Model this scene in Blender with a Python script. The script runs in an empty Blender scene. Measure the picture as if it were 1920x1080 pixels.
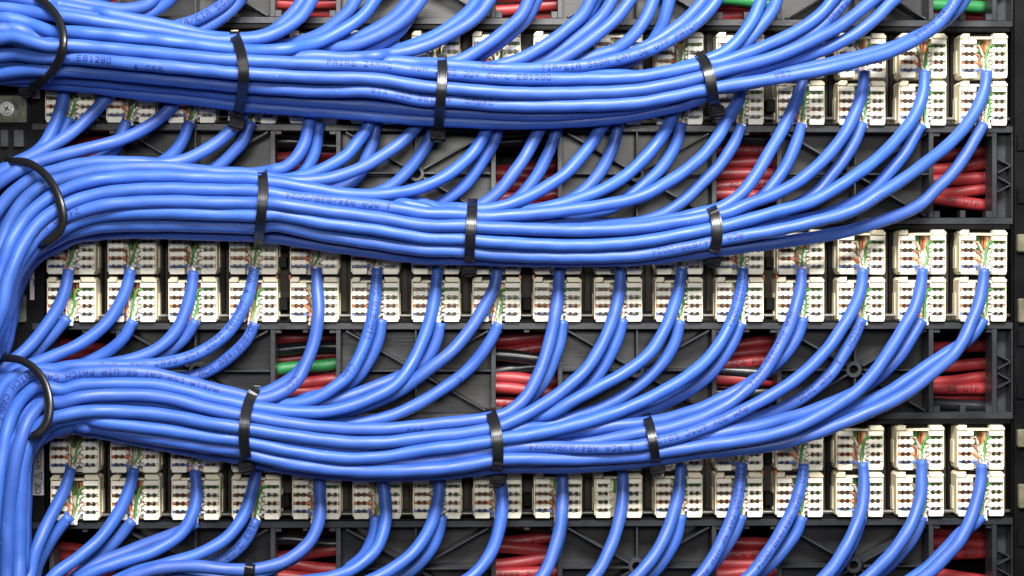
import bpy, math, random
import numpy as np
from mathutils import Vector, Matrix, kdtree
random.seed(7)
SC = bpy.context.scene
COL = SC.collection
# ------------------------------------------------------------------ scale
S = 0.00025          # one unit of the plan below = 0.25 mm
YAW = 0.029           # the rack stands turned by this much, its left side nearer
D = 2800.0           # camera distance from the jack faces, same units
def W(px, py, h=0.0):
    """plan position (x right, y down, h towards the viewer) to world"""
    k = (D - h) / D; x = px - 960
    return Vector((x / (1 - YAW * x / D) * k * S, -h * S, (540 - py) * k * S))
def WC(px, py, h=0.0):
    """the same for the loose cables, which follow the slightly turned rack"""
    h = h + YAW * (960 - px); k = (D - h) / D
    return Vector(((px - 960) * k * S, -h * S, (540 - py) * k * S))
# ------------------------------------------------------------------ camera
cam = bpy.data.objects.new('camera', bpy.data.cameras.new('camera'))
COL.objects.link(cam); SC.camera = cam
cam.location = (0, -D * S, 0); cam.rotation_euler = (math.radians(90), 0, 0)
cam.data.sensor_width = 36; cam.data.lens = 36 * D / 1920
cam.data.clip_start = 0.01; cam.data.clip_end = 50
cam.data.dof.use_dof = True; cam.data.dof.focus_distance = (D - 70) * S; cam.data.dof.aperture_fstop = 18
# ------------------------------------------------------------------ light
w = bpy.data.worlds.new('World'); SC.world = w; w.use_nodes = True
w.node_tree.nodes['Background'].inputs[0].default_value = (1.0, 0.96, 0.90, 1)
w.node_tree.nodes['Background'].inputs[1].default_value = 0.055
def area(name, loc, size, energy, col, aim=(0, 0, 0)):
    l = bpy.data.lights.new(name, 'AREA'); l.shape = 'RECTANGLE'
    l.size = size[0]; l.size_y = size[1]; l.energy = energy; l.color = col
    o = bpy.data.objects.new(name, l); COL.objects.link(o); o.location = loc
    o.rotation_euler = (Vector(aim) - Vector(loc)).to_track_quat('-Z', 'Y').to_euler()
    return o
area('softbox_lamp', (0.10, -0.64, 0.56), (0.42, 0.22), 23.0, (1.0, 0.97, 0.93), (0.02, 0, 0))
area('front_lamp', (0.0, -0.84, 0.16), (0.36, 0.13), 3.6, (1.0, 0.985, 0.96), (0, 0, 0))
SC.view_settings.view_transform = 'Standard'; SC.view_settings.look = 'None'
SC.view_settings.exposure = 0.0; SC.view_settings.gamma = 1.0

# ------------------------------------------------------------------ materials
def mat(name, col, rough=0.5, metal=0.0, spec=0.5, bump=0.0, bscale=300, var=0.0, vscale=60, coat=0.0, sss=0.0, objvar=0.0, speck=0.0):
    m = bpy.data.materials.new(name); m.use_nodes = True
    nt = m.node_tree; b = nt.nodes['Principled BSDF']
    b.inputs['Base Color'].default_value = (*col, 1)
    b.inputs['Roughness'].default_value = rough
    b.inputs['Metallic'].default_value = metal
    b.inputs['Specular IOR Level'].default_value = spec
    b.inputs['Coat Weight'].default_value = coat
    b.inputs['Coat Roughness'].default_value = 0.25
    if sss:
        b.inputs['Subsurface Weight'].default_value = sss
        b.inputs['Subsurface Radius'].default_value = (0.4, 0.6, 1.0)
        b.inputs['Subsurface Scale'].default_value = 0.0012
    tc = nt.nodes.new('ShaderNodeTexCoord')
    geo = nt.nodes.new('ShaderNodeNewGeometry')
    if var:
        n = nt.nodes.new('ShaderNodeTexNoise'); n.inputs['Scale'].default_value = vscale; n.inputs['Detail'].default_value = 6
        nt.links.new(geo.outputs['Position'], n.inputs['Vector'])
        mx = nt.nodes.new('ShaderNodeMix'); mx.data_type = 'RGBA'
        mx.inputs[6].default_value = (*[c * (1 - var) for c in col], 1)
        mx.inputs[7].default_value = (*[min(1, c * (1 + var)) for c in col], 1)
        rp = nt.nodes.new('ShaderNodeMapRange'); rp.inputs[1].default_value = 0.3; rp.inputs[2].default_value = 0.7
        nt.links.new(n.outputs['Fac'], rp.inputs[0]); nt.links.new(rp.outputs[0], mx.inputs[0])
        nt.links.new(mx.outputs[2], b.inputs['Base Color'])
        if objvar:
            oi = nt.nodes.new('ShaderNodeObjectInfo'); hs = nt.nodes.new('ShaderNodeHueSaturation')
            for nm, lo_, hi_ in (('Value', 1 - objvar, 1 + objvar), ('Hue', .5 - objvar * .018, .5 + objvar * .018), ('Saturation', 1 - objvar * .25, 1 + objvar * .1)):
                q = nt.nodes.new('ShaderNodeMapRange'); q.inputs[3].default_value = lo_; q.inputs[4].default_value = hi_
                if nm == 'Hue':
                    mm = nt.nodes.new('ShaderNodeMath'); mm.operation = 'FRACT'; ml = nt.nodes.new('ShaderNodeMath'); ml.operation = 'MULTIPLY'; ml.inputs[1].default_value = 7.31
                    nt.links.new(oi.outputs['Random'], ml.inputs[0]); nt.links.new(ml.outputs[0], mm.inputs[0]); nt.links.new(mm.outputs[0], q.inputs[0])
                else: nt.links.new(oi.outputs['Random'], q.inputs[0])
                nt.links.new(q.outputs[0], hs.inputs[nm])
            nt.links.new(mx.outputs[2], hs.inputs['Color']); last = hs.outputs[0]
            if speck:
                sn_ = nt.nodes.new('ShaderNodeTexNoise'); sn_.inputs['Scale'].default_value = 620; sn_.inputs['Detail'].default_value = 2
                nt.links.new(geo.outputs['Position'], sn_.inputs['Vector'])
                sr = nt.nodes.new('ShaderNodeMapRange'); sr.inputs[1].default_value = .74; sr.inputs[2].default_value = .80; sr.inputs[4].default_value = speck
                nt.links.new(sn_.outputs['Fac'], sr.inputs[0])
                sm = nt.nodes.new('ShaderNodeMix'); sm.data_type = 'RGBA'; sm.inputs[7].default_value = (.55, .62, .8, 1)
                nt.links.new(sr.outputs[0], sm.inputs[0]); nt.links.new(last, sm.inputs[6]); last = sm.outputs[2]
            nt.links.new(last, b.inputs['Base Color'])
        r2 = nt.nodes.new('ShaderNodeMapRange'); r2.inputs[1].default_value = 0.3; r2.inputs[2].default_value = 0.7
        r2.inputs[3].default_value = max(0, rough - 0.08); r2.inputs[4].default_value = min(1, rough + 0.08)
        nt.links.new(n.outputs['Fac'], r2.inputs[0]); nt.links.new(r2.outputs[0], b.inputs['Roughness'])
    if bump:
        n = nt.nodes.new('ShaderNodeTexNoise'); n.inputs['Scale'].default_value = bscale; n.inputs['Detail'].default_value = 4
        nt.links.new(geo.outputs['Position'], n.inputs['Vector'])
        bp = nt.nodes.new('ShaderNodeBump'); bp.inputs['Strength'].default_value = bump; bp.inputs['Distance'].default_value = 0.0004
        nt.links.new(n.outputs['Fac'], bp.inputs['Height']); nt.links.new(bp.outputs['Normal'], b.inputs['Normal'])
    return m
M = {}
M['blue'] = mat('blue_pvc', (0.031, 0.097, 0.40), 0.50, spec=0.5, bump=0.16, bscale=350, var=0.09, vscale=70, objvar=0.09, speck=0.32)
M['ink'] = mat('blue_ink', (0.006, 0.022, 0.17), 0.5)
M['redink'] = mat('black_ink', (0.03, 0.005, 0.008), 0.5)
M['cream'] = mat('cream_plastic', (0.82, 0.74, 0.52), 0.42, bump=0.06, bscale=900, var=0.08, vscale=120, objvar=0.07)
M['white'] = mat('tooth_plastic', (0.91, 0.86, 0.70), 0.38, bump=0.05, bscale=900, var=0.06, vscale=160, objvar=0.05)
M['contact'] = mat('shaded_slot_contact', (0.045, 0.033, 0.022), 0.4, metal=0.5)  # dark tone also holds the shaded opening between the metal contacts
M['tie'] = mat('black_nylon', (0.007, 0.007, 0.008), 0.33, spec=0.5, bump=0.03, bscale=600)
M['tiematte'] = mat('black_nylon_matte', (0.010, 0.010, 0.012), 0.6, spec=0.25)
M['black'] = mat('black_plastic', (0.0035, 0.0035, 0.004), 0.5, spec=0.12, bump=0.15, bscale=500, var=0.3, vscale=90)
M['grey'] = mat('grey_abs', (0.021, 0.023, 0.027), 0.40, spec=0.5, bump=0.25, bscale=500, var=0.25, vscale=60, objvar=0.15, speck=0.12)
M['gap'] = mat('taupe_steel', (0.034, 0.029, 0.024), 0.55, metal=0.0, spec=.2, bump=0.25, bscale=500, var=0.25, vscale=80)
M['steel'] = mat('bright_steel', (0.75, 0.75, 0.73), 0.36, metal=0.55, bump=0.1, bscale=700, var=0.2, vscale=150)
M['bracket'] = mat('passivated_steel', (0.14, 0.145, 0.11), 0.36, metal=0.45, bump=0.3, bscale=500, var=0.35, vscale=180)
M['rod'] = mat('dull_rod', (0.16, 0.155, 0.145), 0.38, metal=0.5)
M['clipm'] = mat('olive_clip', (0.16, 0.15, 0.10), 0.4, metal=0.3, var=0.3, vscale=150)
M['label'] = mat('label_film', (0.52, 0.52, 0.50), 0.5, var=0.05)
M['print'] = mat('label_print', (0.01, 0.01, 0.01), 0.5)
M['whiteprint'] = mat('white_print', (0.75, 0.75, 0.72), 0.5)
M['red'] = mat('red_pvc', (0.29, 0.024, 0.028), 0.42, bump=0.15, bscale=350, var=0.12, vscale=60)
M['green'] = mat('green_pvc', (0.02, 0.17, 0.05), 0.38, bump=0.15, bscale=350, var=0.12, vscale=60)
M['blackcable'] = mat('black_pvc', (0.012, 0.013, 0.015), 0.3, bump=0.15, bscale=350)
M['w_green'] = mat('green_insulation', (0.05, 0.22, 0.04), 0.4)
M['w_brown'] = mat('brown_insulation', (0.20, 0.075, 0.03), 0.4)
M['w_orange'] = mat('orange_insulation', (0.62, 0.17, 0.05), 0.4)
M['w_blue'] = mat('blue_insulation', (0.10, 0.20, 0.55), 0.4)
def striped(name, col, wcol=(0.75, 0.72, 0.66)):
    m = mat(name, wcol, 0.4); nt = m.node_tree; b = nt.nodes['Principled BSDF']
    tc = nt.nodes.new('ShaderNodeTexCoord'); wv = nt.nodes.new('ShaderNodeTexWave'); wv.bands_direction = 'DIAGONAL'
    wv.inputs['Scale'].default_value = 190; nt.links.new(tc.outputs['Object'], wv.inputs['Vector'])
    r = nt.nodes.new('ShaderNodeValToRGB'); r.color_ramp.interpolation = 'CONSTANT'
    r.color_ramp.elements[0].color = (*wcol, 1); r.color_ramp.elements[1].color = (*col, 1); r.color_ramp.elements[1].position = 0.84
    nt.links.new(wv.outputs['Fac'], r.inputs[0]); nt.links.new(r.outputs[0], b.inputs['Base Color'])
    return m
M['w_wgreen'] = striped('white_green_insulation', (0.05, 0.33, 0.05))
M['w_wbrown'] = striped('white_brown_insulation', (0.22, 0.09, 0.04), (0.50, 0.44, 0.38))
M['w_worange'] = striped('white_orange_insulation', (0.60, 0.17, 0.05))
M['w_wblue'] = striped('white_blue_insulation', (0.10, 0.20, 0.55))
# brushed back panels
m = mat('scuffed_panel', (0.055, 0.060, 0.068), 0.36, bump=0.0); M['panel'] = m
nt = m.node_tree; b = nt.nodes['Principled BSDF']; g = nt.nodes.new('ShaderNodeNewGeometry')
mp = nt.nodes.new('ShaderNodeMapping'); mp.inputs['Scale'].default_value = (60, 60, 900); nt.links.new(g.outputs['Position'], mp.inputs['Vector'])
n1 = nt.nodes.new('ShaderNodeTexNoise'); n1.inputs['Scale'].default_value = 1.0; n1.inputs['Detail'].default_value = 6; nt.links.new(mp.outputs[0], n1.inputs['Vector'])
n2 = nt.nodes.new('ShaderNodeTexNoise'); n2.inputs['Scale'].default_value = 34; n2.inputs['Detail'].default_value = 5; nt.links.new(g.outputs['Position'], n2.inputs['Vector'])
r = nt.nodes.new('ShaderNodeValToRGB'); r.color_ramp.elements[0].position = 0.38; r.color_ramp.elements[0].color = (0.009, 0.010, 0.012, 1)
r.color_ramp.elements[1].position = 0.68; r.color_ramp.elements[1].color = (0.029, 0.028, 0.027, 1)
nt.links.new(n2.outputs['Fac'], r.inputs[0]); nt.links.new(r.outputs[0], b.inputs['Base Color'])
bp = nt.nodes.new('ShaderNodeBump'); bp.inputs['Strength'].default_value = 0.16; bp.inputs['Distance'].default_value = 0.0003
nt.links.new(n1.outputs['Fac'], bp.inputs['Height']); nt.links.new(bp.outputs['Normal'], b.inputs['Normal'])

# ------------------------------------------------------------------ mesh helpers
def mesh(name, vs, fs, m, smooth=False):
    me = bpy.data.meshes.new(name); me.from_pydata([tuple(v) for v in vs], [], fs)
    me.materials.append(M[m] if isinstance(m, str) else m)
    if smooth: me.polygons.foreach_set('use_smooth', [True] * len(me.polygons))
    me.update(); return me
def link(name, me, parent=None, loc=None, rot=None):
    o = bpy.data.objects.new(name, me); COL.objects.link(o)
    if parent is not None: o.parent = parent
    if loc is not None: o.location = loc
    if rot is not None: o.rotation_euler = rot
    return o
def thing(name, label, cat, loc=(0, 0, 0), group=None, kind=None):
    o = bpy.data.objects.new(name, None); o.empty_display_size = 0.002; COL.objects.link(o); o.location = loc
    if label: o['label'] = label
    if cat: o['category'] = cat
    if group: o['group'] = group
    if kind: o['kind'] = kind
    return o
def tag(o, label, cat, group=None):
    o['label'] = label; o['category'] = cat
    if group: o['group'] = group
    return o
def L(x, z, h): return Vector((x * S, -h * S, z * S))       # local plan coordinates, z up
class MB:
    def __init__(s): s.v = []; s.f = []
    def prism(s, poly, h0, h1, bev=0.0, org=(0, 0)):
        """outline (x,z) counter-clockwise seen from the front, extruded from h0 (back) to h1 (front), chamfered front edge"""
        n = len(poly); b = len(s.v); cx = sum(p[0] for p in poly) / n; cz = sum(p[1] for p in poly) / n
        rings = [(h0, 0.0), (h1 - bev, 0.0)] + ([(h1, bev)] if bev else [])
        for h, ins in rings:
            for i, (x, z) in enumerate(poly):
                if ins:
                    x0, z0 = poly[i - 1]; x2, z2 = poly[(i + 1) % n]
                    a = Vector((x - x0, z - z0)); c = Vector((x2 - x, z2 - z))
                    a = a.normalized() if a.length else a; c = c.normalized() if c.length else c
                    nn = Vector((-a.y - c.y, a.x + c.x)); q = nn.length
                    nn = nn / q if q > 1e-6 else nn
                    x += nn.x * ins; z += nn.y * ins
                s.v.append(L(x + org[0], z + org[1], h))
        R = len(rings)
        for r_ in range(R - 1):
            for i in range(n):
                j = (i + 1) % n
                s.f.append((b + r_ * n + i, b + r_ * n + j, b + (r_ + 1) * n + j, b + (r_ + 1) * n + i))
        s.f.append(tuple(b + (R - 1) * n + i for i in range(n)))
        s.f.append(tuple(b + n - 1 - i for i in range(n)))
        return s
    def box(s, x0, x1, z0, z1, h0, h1, bev=0.0):
        return s.prism([(x0, z0), (x1, z0), (x1, z1), (x0, z1)], h0, h1, bev)
    def make(s, name, m): return mesh(name, s.v, s.f, m)
def rrect(x0, x1, z0, z1, r, n=3):
    out = []
    for cx, cz, a0 in ((x1 - r, z0 + r, -90), (x1 - r, z1 - r, 0), (x0 + r, z1 - r, 90), (x0 + r, z0 + r, 180)):
        for k in range(n + 1):
            a = math.radians(a0 + 90 * k / n); out.append((cx + r * math.cos(a), cz + r * math.sin(a)))
    return out
def pbox(x0, x1, y0, y1, hf, hb, bev=0.0, rad=0.0):
    """box given on the plan at its front face -> (MB, origin)"""
    a = W(x0, y1, hf); c = W(x1, y0, hf); o = (a + c) / 2; o.y = 0
    wx = (c.x - a.x) / S / 2; wz = (c.z - a.z) / S / 2
    mb = MB()
    if rad: mb.prism(rrect(-wx, wx, -wz, wz, rad), hb, hf, bev)
    else: mb.box(-wx, wx, -wz, wz, hb, hf, bev)
    return mb, o
def padd(name, parent, m, x0, x1, y0, y1, hf, hb, bev=0.0, rad=0.0):
    mb, o = pbox(x0, x1, y0, y1, hf, hb, bev, rad)
    return link(name, mb.make(name, m), parent, o - (parent.location if parent else Vector()))
def pbar(name, parent, m, p, q, wd, hf, hb, bev=0.4):
    """straight rib from plan point p to q"""
    a = W(p[0], p[1], hf); c = W(q[0], q[1], hf); o = (a + c) / 2; o.y = 0
    d = (c - a); ln = d.length / S; ang = math.atan2(d.z, d.x)
    mb = MB().box(-ln / 2, ln / 2, -wd / 2, wd / 2, hb, hf, bev)
    return link(name, mb.make(name, m), parent, o - (parent.location if parent else Vector()), (0, -ang, 0))
def ring_mesh(name, m, ro, ri, hf, hb, n=24):
    v = []; f = []
    for (r_, h) in ((ro, hb), (ro, hf - 1), (ro - 1, hf), (ri + 1, hf), (ri, hf - 1), (ri, hb)):
        for k in range(n):
            a = 2 * math.pi * k / n; v.append(L(r_ * math.cos(a), r_ * math.sin(a), h))
    for q in range(5):
        for k in range(n):
            j = (k + 1) % n; f.append((q * n + k, q * n + j, (q + 1) * n + j, (q + 1) * n + k))
    return mesh(name, v, f, m)

def catmull(P, step):
    P = np.array(P, float)
    P = np.vstack([2 * P[0] - P[1], P, 2 * P[-1] - P[-2]])
    out = []
    for i in range(1, len(P) - 2):
        p0, p1, p2, p3 = P[i - 1:i + 3]
        d = np.linalg.norm((p2 - p1)[:2]); n = max(2, int(d / step * 2))
        t0 = 0; t1 = t0 + max(1e-3, np.linalg.norm(p1 - p0)) ** .5; t2 = t1 + max(1e-3, np.linalg.norm(p2 - p1)) ** .5; t3 = t2 + max(1e-3, np.linalg.norm(p3 - p2)) ** .5
        for k in range(n):
            t = t1 + (t2 - t1) * k / n
            A1 = (t1 - t) / (t1 - t0) * p0 + (t - t0) / (t1 - t0) * p1
            A2 = (t2 - t) / (t2 - t1) * p1 + (t - t1) / (t2 - t1) * p2
            A3 = (t3 - t) / (t3 - t2) * p2 + (t - t2) / (t3 - t2) * p3
            B1 = (t2 - t) / (t2 - t0) * A1 + (t - t0) / (t2 - t0) * A2
            B2 = (t3 - t) / (t3 - t1) * A2 + (t - t1) / (t3 - t1) * A3
            out.append((t2 - t) / (t2 - t1) * B1 + (t - t1) / (t2 - t1) * B2)
    out.append(P[-2])
    out = np.array(out)
    s = np.concatenate([[0], np.cumsum(np.linalg.norm(np.diff(out[:, :2], axis=0), axis=1))])
    n = max(3, int(s[-1] / step) + 1); t = np.linspace(0, s[-1], n)
    return np.stack([np.interp(t, s, out[:, k]) for k in range(out.shape[1])], 1)
def frames(C):
    """tangent, camera-side normal and binormal along world polyline C (N,3)"""
    T = np.gradient(C, axis=0); T /= np.linalg.norm(T, axis=1)[:, None]
    F = np.tile(np.array([0, -1.0, 0]), (len(C), 1))
    Nn = F - (F * T).sum(1)[:, None] * T
    ln = np.linalg.norm(Nn, axis=1)[:, None]; Nn = Nn / np.maximum(ln, 1e-6)
    B = np.cross(Nn, T)
    return T, Nn, B
def tube(name, C, R, m, sides=14, ripple=0.0, seed=0, cap=True):
    T, Nn, B = frames(C); n = len(C)
    s = np.concatenate([[0], np.cumsum(np.linalg.norm(np.diff(C, axis=0), axis=1))]) / S
    ph = np.linspace(0, 2 * math.pi, sides, endpoint=False)
    rng = random.Random(seed); a0 = rng.uniform(0, 6); k1 = rng.uniform(.085, .105); sg = rng.choice((-1, 1))
    rr = R[:, None] * (1 + ripple * np.sin(2 * ph[None, :] + sg * k1 * s[:, None] + a0) + ripple * .7 * np.sin(.031 * s[:, None] + a0 * 2 + ph[None, :]))
    V = C[:, None, :] + rr[:, :, None] * S * (np.cos(ph)[None, :, None] * Nn[:, None, :] + np.sin(ph)[None, :, None] * B[:, None, :])
    V = V.reshape(-1, 3)
    i = np.arange(n - 1)[:, None] * sides; j = np.arange(sides)[None, :]; j2 = (j + 1) % sides
    F = np.stack([i + j, i + j2, i + sides + j2, i + sides + j], -1).reshape(-1, 4).tolist()
    if cap: F += [list(range(sides))[::-1], [(n - 1) * sides + q for q in range(sides)]]
    me = mesh(name, V, F, m, True)
    return me

# stroke font, 4 x 6 cells
FONT = {
 'A': [[(0,0),(0,4),(1.5,6),(2.5,6),(4,4),(4,0)],[(0,2.6),(4,2.6)]], 'C': [[(4,5),(3,6),(1,6),(0,5),(0,1),(1,0),(3,0),(4,1)]],
 'E': [[(4,6),(0,6),(0,0),(4,0)],[(0,3),(3,3)]], 'F': [[(4,6),(0,6),(0,0)],[(0,3),(3,3)]], 'G': [[(4,5),(3,6),(1,6),(0,5),(0,1),(1,0),(4,0),(4,2.6),(2.4,2.6)]],
 'H': [[(0,0),(0,6)],[(4,0),(4,6)],[(0,3),(4,3)]], 'I': [[(2,0),(2,6)],[(1,0),(3,0)],[(1,6),(3,6)]], 'J': [[(3,6),(3,1),(2,0),(1,0),(0,1)]], 'L': [[(0,6),(0,0),(4,0)]],
 'M': [[(0,0),(0,6),(2,3.4),(4,6),(4,0)]], 'N': [[(0,0),(0,6),(4,0),(4,6)]], 'P': [[(0,0),(0,6),(3,6),(4,5),(4,4),(3,3),(0,3)]],
 'R': [[(0,0),(0,6),(3,6),(4,5),(4,4),(3,3),(0,3)],[(2,3),(4,0)]], 'S': [[(4,5),(3,6),(1,6),(0,5),(0,4),(4,2),(4,1),(3,0),(1,0),(0,1)]],
 'T': [[(2,0),(2,6)],[(0,6),(4,6)]], 'U': [[(0,6),(0,1),(1,0),(3,0),(4,1),(4,6)]], 'V': [[(0,6),(2,0),(4,6)]], 'W': [[(0,6),(0.8,0),(2,3),(3.2,0),(4,6)]], 'B': [[(0,0),(0,6),(3,6),(4,5),(4,4),(3,3),(0,3)],[(3,3),(4,2),(4,1),(3,0),(0,0)]],
 '0': [[(1,0),(0,1),(0,5),(1,6),(3,6),(4,5),(4,1),(3,0),(1,0)]], '1': [[(1,5),(2,6),(2,0)],[(1,0),(3,0)]], '2': [[(0,5),(1,6),(3,6),(4,5),(4,4),(0,0),(4,0)]],
 '3': [[(0,5),(1,6),(3,6),(4,5),(4,4),(3,3),(4,2),(4,1),(3,0),(1,0),(0,1)],[(1.5,3),(3,3)]], '4': [[(3,0),(3,6),(0,2),(4,2)]], '5': [[(4,6),(0,6),(0,3.5),(3,3.5),(4,2.5),(4,1),(3,0),(0,0)]],
 '6': [[(3.5,6),(1,5),(0,3),(0,1),(1,0),(3,0),(4,1),(4,2.4),(3,3.2),(0,3)]], '8': [[(1,3),(0,4),(0,5),(1,6),(3,6),(4,5),(4,4),(3,3),(1,3),(0,2),(0,1),(1,0),(3,0),(4,1),(4,2),(3,3)]],
 '9': [[(.5,0),(3,1),(4,3),(4,5),(3,6),(1,6),(0,5),(0,3.6),(1,2.8),(4,3)]], '/': [[(0,0.5),(4,5.5)]], '.': [[(1.6,0),(2.2,0),(2.2,.6),(1.6,.6),(1.6,0)]],
 'o': [[(1,4),(1,6),(3,6),(3,4),(1,4)]], '^': [[(0,0),(2,6),(4,0),(0,0)],[(2,1.4),(2,3.6)]], ' ': []}
def text_strokes(txt, cw, ch, adv):
    out = []
    for i, c in enumerate(txt):
        for st in FONT.get(c, []):
            out.append([(i * adv + x / 4 * cw, (y / 6 - .5) * ch) for x, y in st])
    return out
def curve_text(C, R, i0, txt, direction, vshift=0, cw=6.6, ch=9.0, adv=10.6, wd=1.6, m='ink'):
    """ink strokes wrapped on a cable whose centreline is C; starts at sample i0"""
    T, Nn, B = frames(C)
    s = np.concatenate([[0], np.cumsum(np.linalg.norm(np.diff(C, axis=0), axis=1))]) / S
    V = []; F = []
    def at(u, v, lift=0.22):
        q = s[i0] + direction * u
        c = np.array([np.interp(q, s, C[:, k]) for k in range(3)]); n = np.array([np.interp(q, s, Nn[:, k]) for k in range(3)])
        b = np.array([np.interp(q, s, B[:, k]) for k in range(3)]); r_ = np.interp(q, s, R)
        up = b * (1 if direction > 0 else -1)          # N x A
        a = (v + vshift) / r_
        d = n * math.cos(a) + up * math.sin(a)
        return c + d * (r_ * 1.018 + lift) * S
    for st in text_strokes(txt, cw, ch, adv):
        for (a, c) in zip(st[:-1], st[1:]):
            a = Vector(a); c = Vector(c); d = c - a
            if d.length < 1e-3: continue
            if s[i0] + direction * max(a.x, c.x) > s[-1] - 2 or s[i0] + direction * max(a.x, c.x) < 2: continue
            d.normalize(); nn = Vector((-d.y, d.x)) * wd / 2; a2 = a - d * wd * .35; c2 = c + d * wd * .35
            k = 2 if (c - a).length > 4 else 1
            base = len(V)
            for q in range(k + 1):
                p = a2.lerp(c2, q / k)
                V.append(at(p.x + nn.x, p.y + nn.y)); V.append(at(p.x - nn.x, p.y - nn.y))
            for q in range(k): F.append((base + 2 * q, base + 2 * q + 1, base + 2 * q + 3, base + 2 * q + 2))
    if not V: return None
    return mesh('printed_text', V, F, m)

# ================================================================== SETTING: rear wall of the rack
back = padd('cabinet_back', None, 'black', -500, 2420, -400, 1480, -230, -250); back['kind'] = 'structure'

ORD = ['first', 'second', 'third', 'fourth', 'fifth', 'sixth', 'seventh', 'eighth', 'ninth', 'tenth', 'eleventh', 'twelfth', 'thirteenth', 'fourteenth', 'fifteenth', 'sixteenth']
ROWN = ['topmost', 'second', 'third', 'fourth', 'fifth', 'lowest']

# ---------- grey moulded lacing frames between the jack rows
STRIPS = [(-135, 49, 'cut off by the top edge of the picture'), (236, 420, 'just below the top pair of jack rows'),
          (605, 786, 'between the middle and lowest pairs of jack rows'), (973, 1155, 'along the bottom edge of the picture')]
STRIPS = [(540 + (a - 540) / .9935, 540 + (b - 540) / .9935, c) for a, b, c in STRIPS]
WIN = [(101, 217), (516, 630), (930, 1046), (1344, 1457), (1751, 1861)]
for si, (y0, y1, where) in enumerate(STRIPS):
    t = thing('lacing_frame', 'grey ribbed plastic frame ' + where, 'frame', W(960, (y0 + y1) / 2), 'grey ribbed frames between the jack rows')
    ry = y0 + (y1 - y0) * 0.49
    xe = 1900
    for (a, c) in [(74, 101)] + [(WIN[i][1], WIN[i + 1][0]) for i in range(4)] + [(WIN[4][1], xe)]:
        pass
    padd('top_bar', t, 'grey', 60, xe, y0, y0 + 12, -8, -40, 0.8)
    padd('bottom_bar', t, 'grey', 60, xe, y1 - 12, y1, -8, -40, 0.8)
    for i, (a, c) in enumerate(WIN):
        for (p, q) in ((a - 9, a), (c, c + 9)):
            padd('window_post', t, 'grey', p, q, y0 + 12.4, y1 - 12.4, -9, -47.5, 0.8)
        for (yy0, yy1) in ((y0 + 12.4, y0 + 19), (y1 - 25, y1 - 12.4)):
            padd('corner_tab', t, 'grey', a + .3, a + 12, yy0, yy1, -12, -30, 0.6)
            padd('corner_tab', t, 'grey', c - 12, c - .3, yy0, yy1, -12, -30, 0.6)
        padd('centre_tab', t, 'grey', (a + c) / 2 - 5, (a + c) / 2 + 5, y0 + 12.4, y0 + 18, -12, -30, 0.6)
        padd('centre_tab', t, 'grey', (a + c) / 2 - 5, (a + c) / 2 + 5, y1 - 26, y1 - 12.4, -14, -30, 0.6)
    cells = [(WIN[i][1] + 9.3, WIN[i + 1][0] - 9.3) for i in range(4)]
    for (a, c) in cells:
        bx = (a + c) / 2 + (0)
        o = W(bx, ry, 0); 
        link('boss', ring_mesh('boss', 'grey', 15.5, 8, -10, -50), t, o - t.location)
        padd('boss_floor', t, 'black', bx - 9, bx + 9, ry - 9, ry + 9, -34, -40)
        yt, yb = y0 + 12.6, y1 - 12.6
        for (px, py) in ((a + 24, yt), (c - 1, yt), (a + 24, yb), (c - 1, yb)):
            if px < bx: px = a + 6
            dx, dy = bx - px, ry - py; l_ = math.hypot(dx, dy)
            pbar('diagonal_rib', t, 'grey', (px + dx / l_ * 4, py + dy / l_ * 4), (bx - dx / l_ * 16, ry - dy / l_ * 16), 3.6, -11.5, -48)
        pbar('level_rib', t, 'grey', (a + .4, ry), (bx - 16, ry), 3.4, -12, -48)
        pbar('level_rib', t, 'grey', (bx + 16, ry), (c - .4, ry), 3.4, -12, -48)
        pbar('upright_rib', t, 'grey', (bx, yt + .4), (bx, ry - 16), 3.2, -13, -48)
        pbar('upright_rib', t, 'grey', (bx, ry + 16), (bx, yb - .4), 3.2, -13, -48)
        for q, (u0, u1, v0, v1) in enumerate(((a, bx, y0, ry), (bx, c, y0, ry), (a, bx, ry, y1), (bx, c, ry, y1))):
            hh = -52 - (q * 5) % 7
            p_ = padd('back_panel', t, 'panel', u0 - 5, u1 + 5, v0 + 1, v1 - 1, hh, hh - 4)
            p_.rotation_euler = (math.radians(random.uniform(-1.6, 1.6)), 0, math.radians(random.uniform(-1.2, 1.2)))
    # zig-zag end panel at the right
    padd('end_panel', t, 'grey', 1871.5, xe - 2, y0 + 12.4, y1 - 12.4, -42, -46)
    zz = [(1872, y0 + 62), (xe - 3, y0 + 76), (1872, y0 + 92), (xe - 3, y0 + 106), (1872, y0 + 122)]
    zz2 = [(1872, y0 + 62), (xe - 3, y0 + 74), (1872, y0 + 88), (1872, y0 + 96), (xe - 3, y0 + 110), (1872, y0 + 124)]
    for k in (0, 1, 3, 4): pbar('zigzag_rib', t, 'grey', zz2[k], zz2[k + 1], 2.8, -16, -41)
    padd('end_edge', t, 'grey', xe - 2.6, xe, y0 + 12.4, y1 - 12.4, -10, -44, .5)

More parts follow.
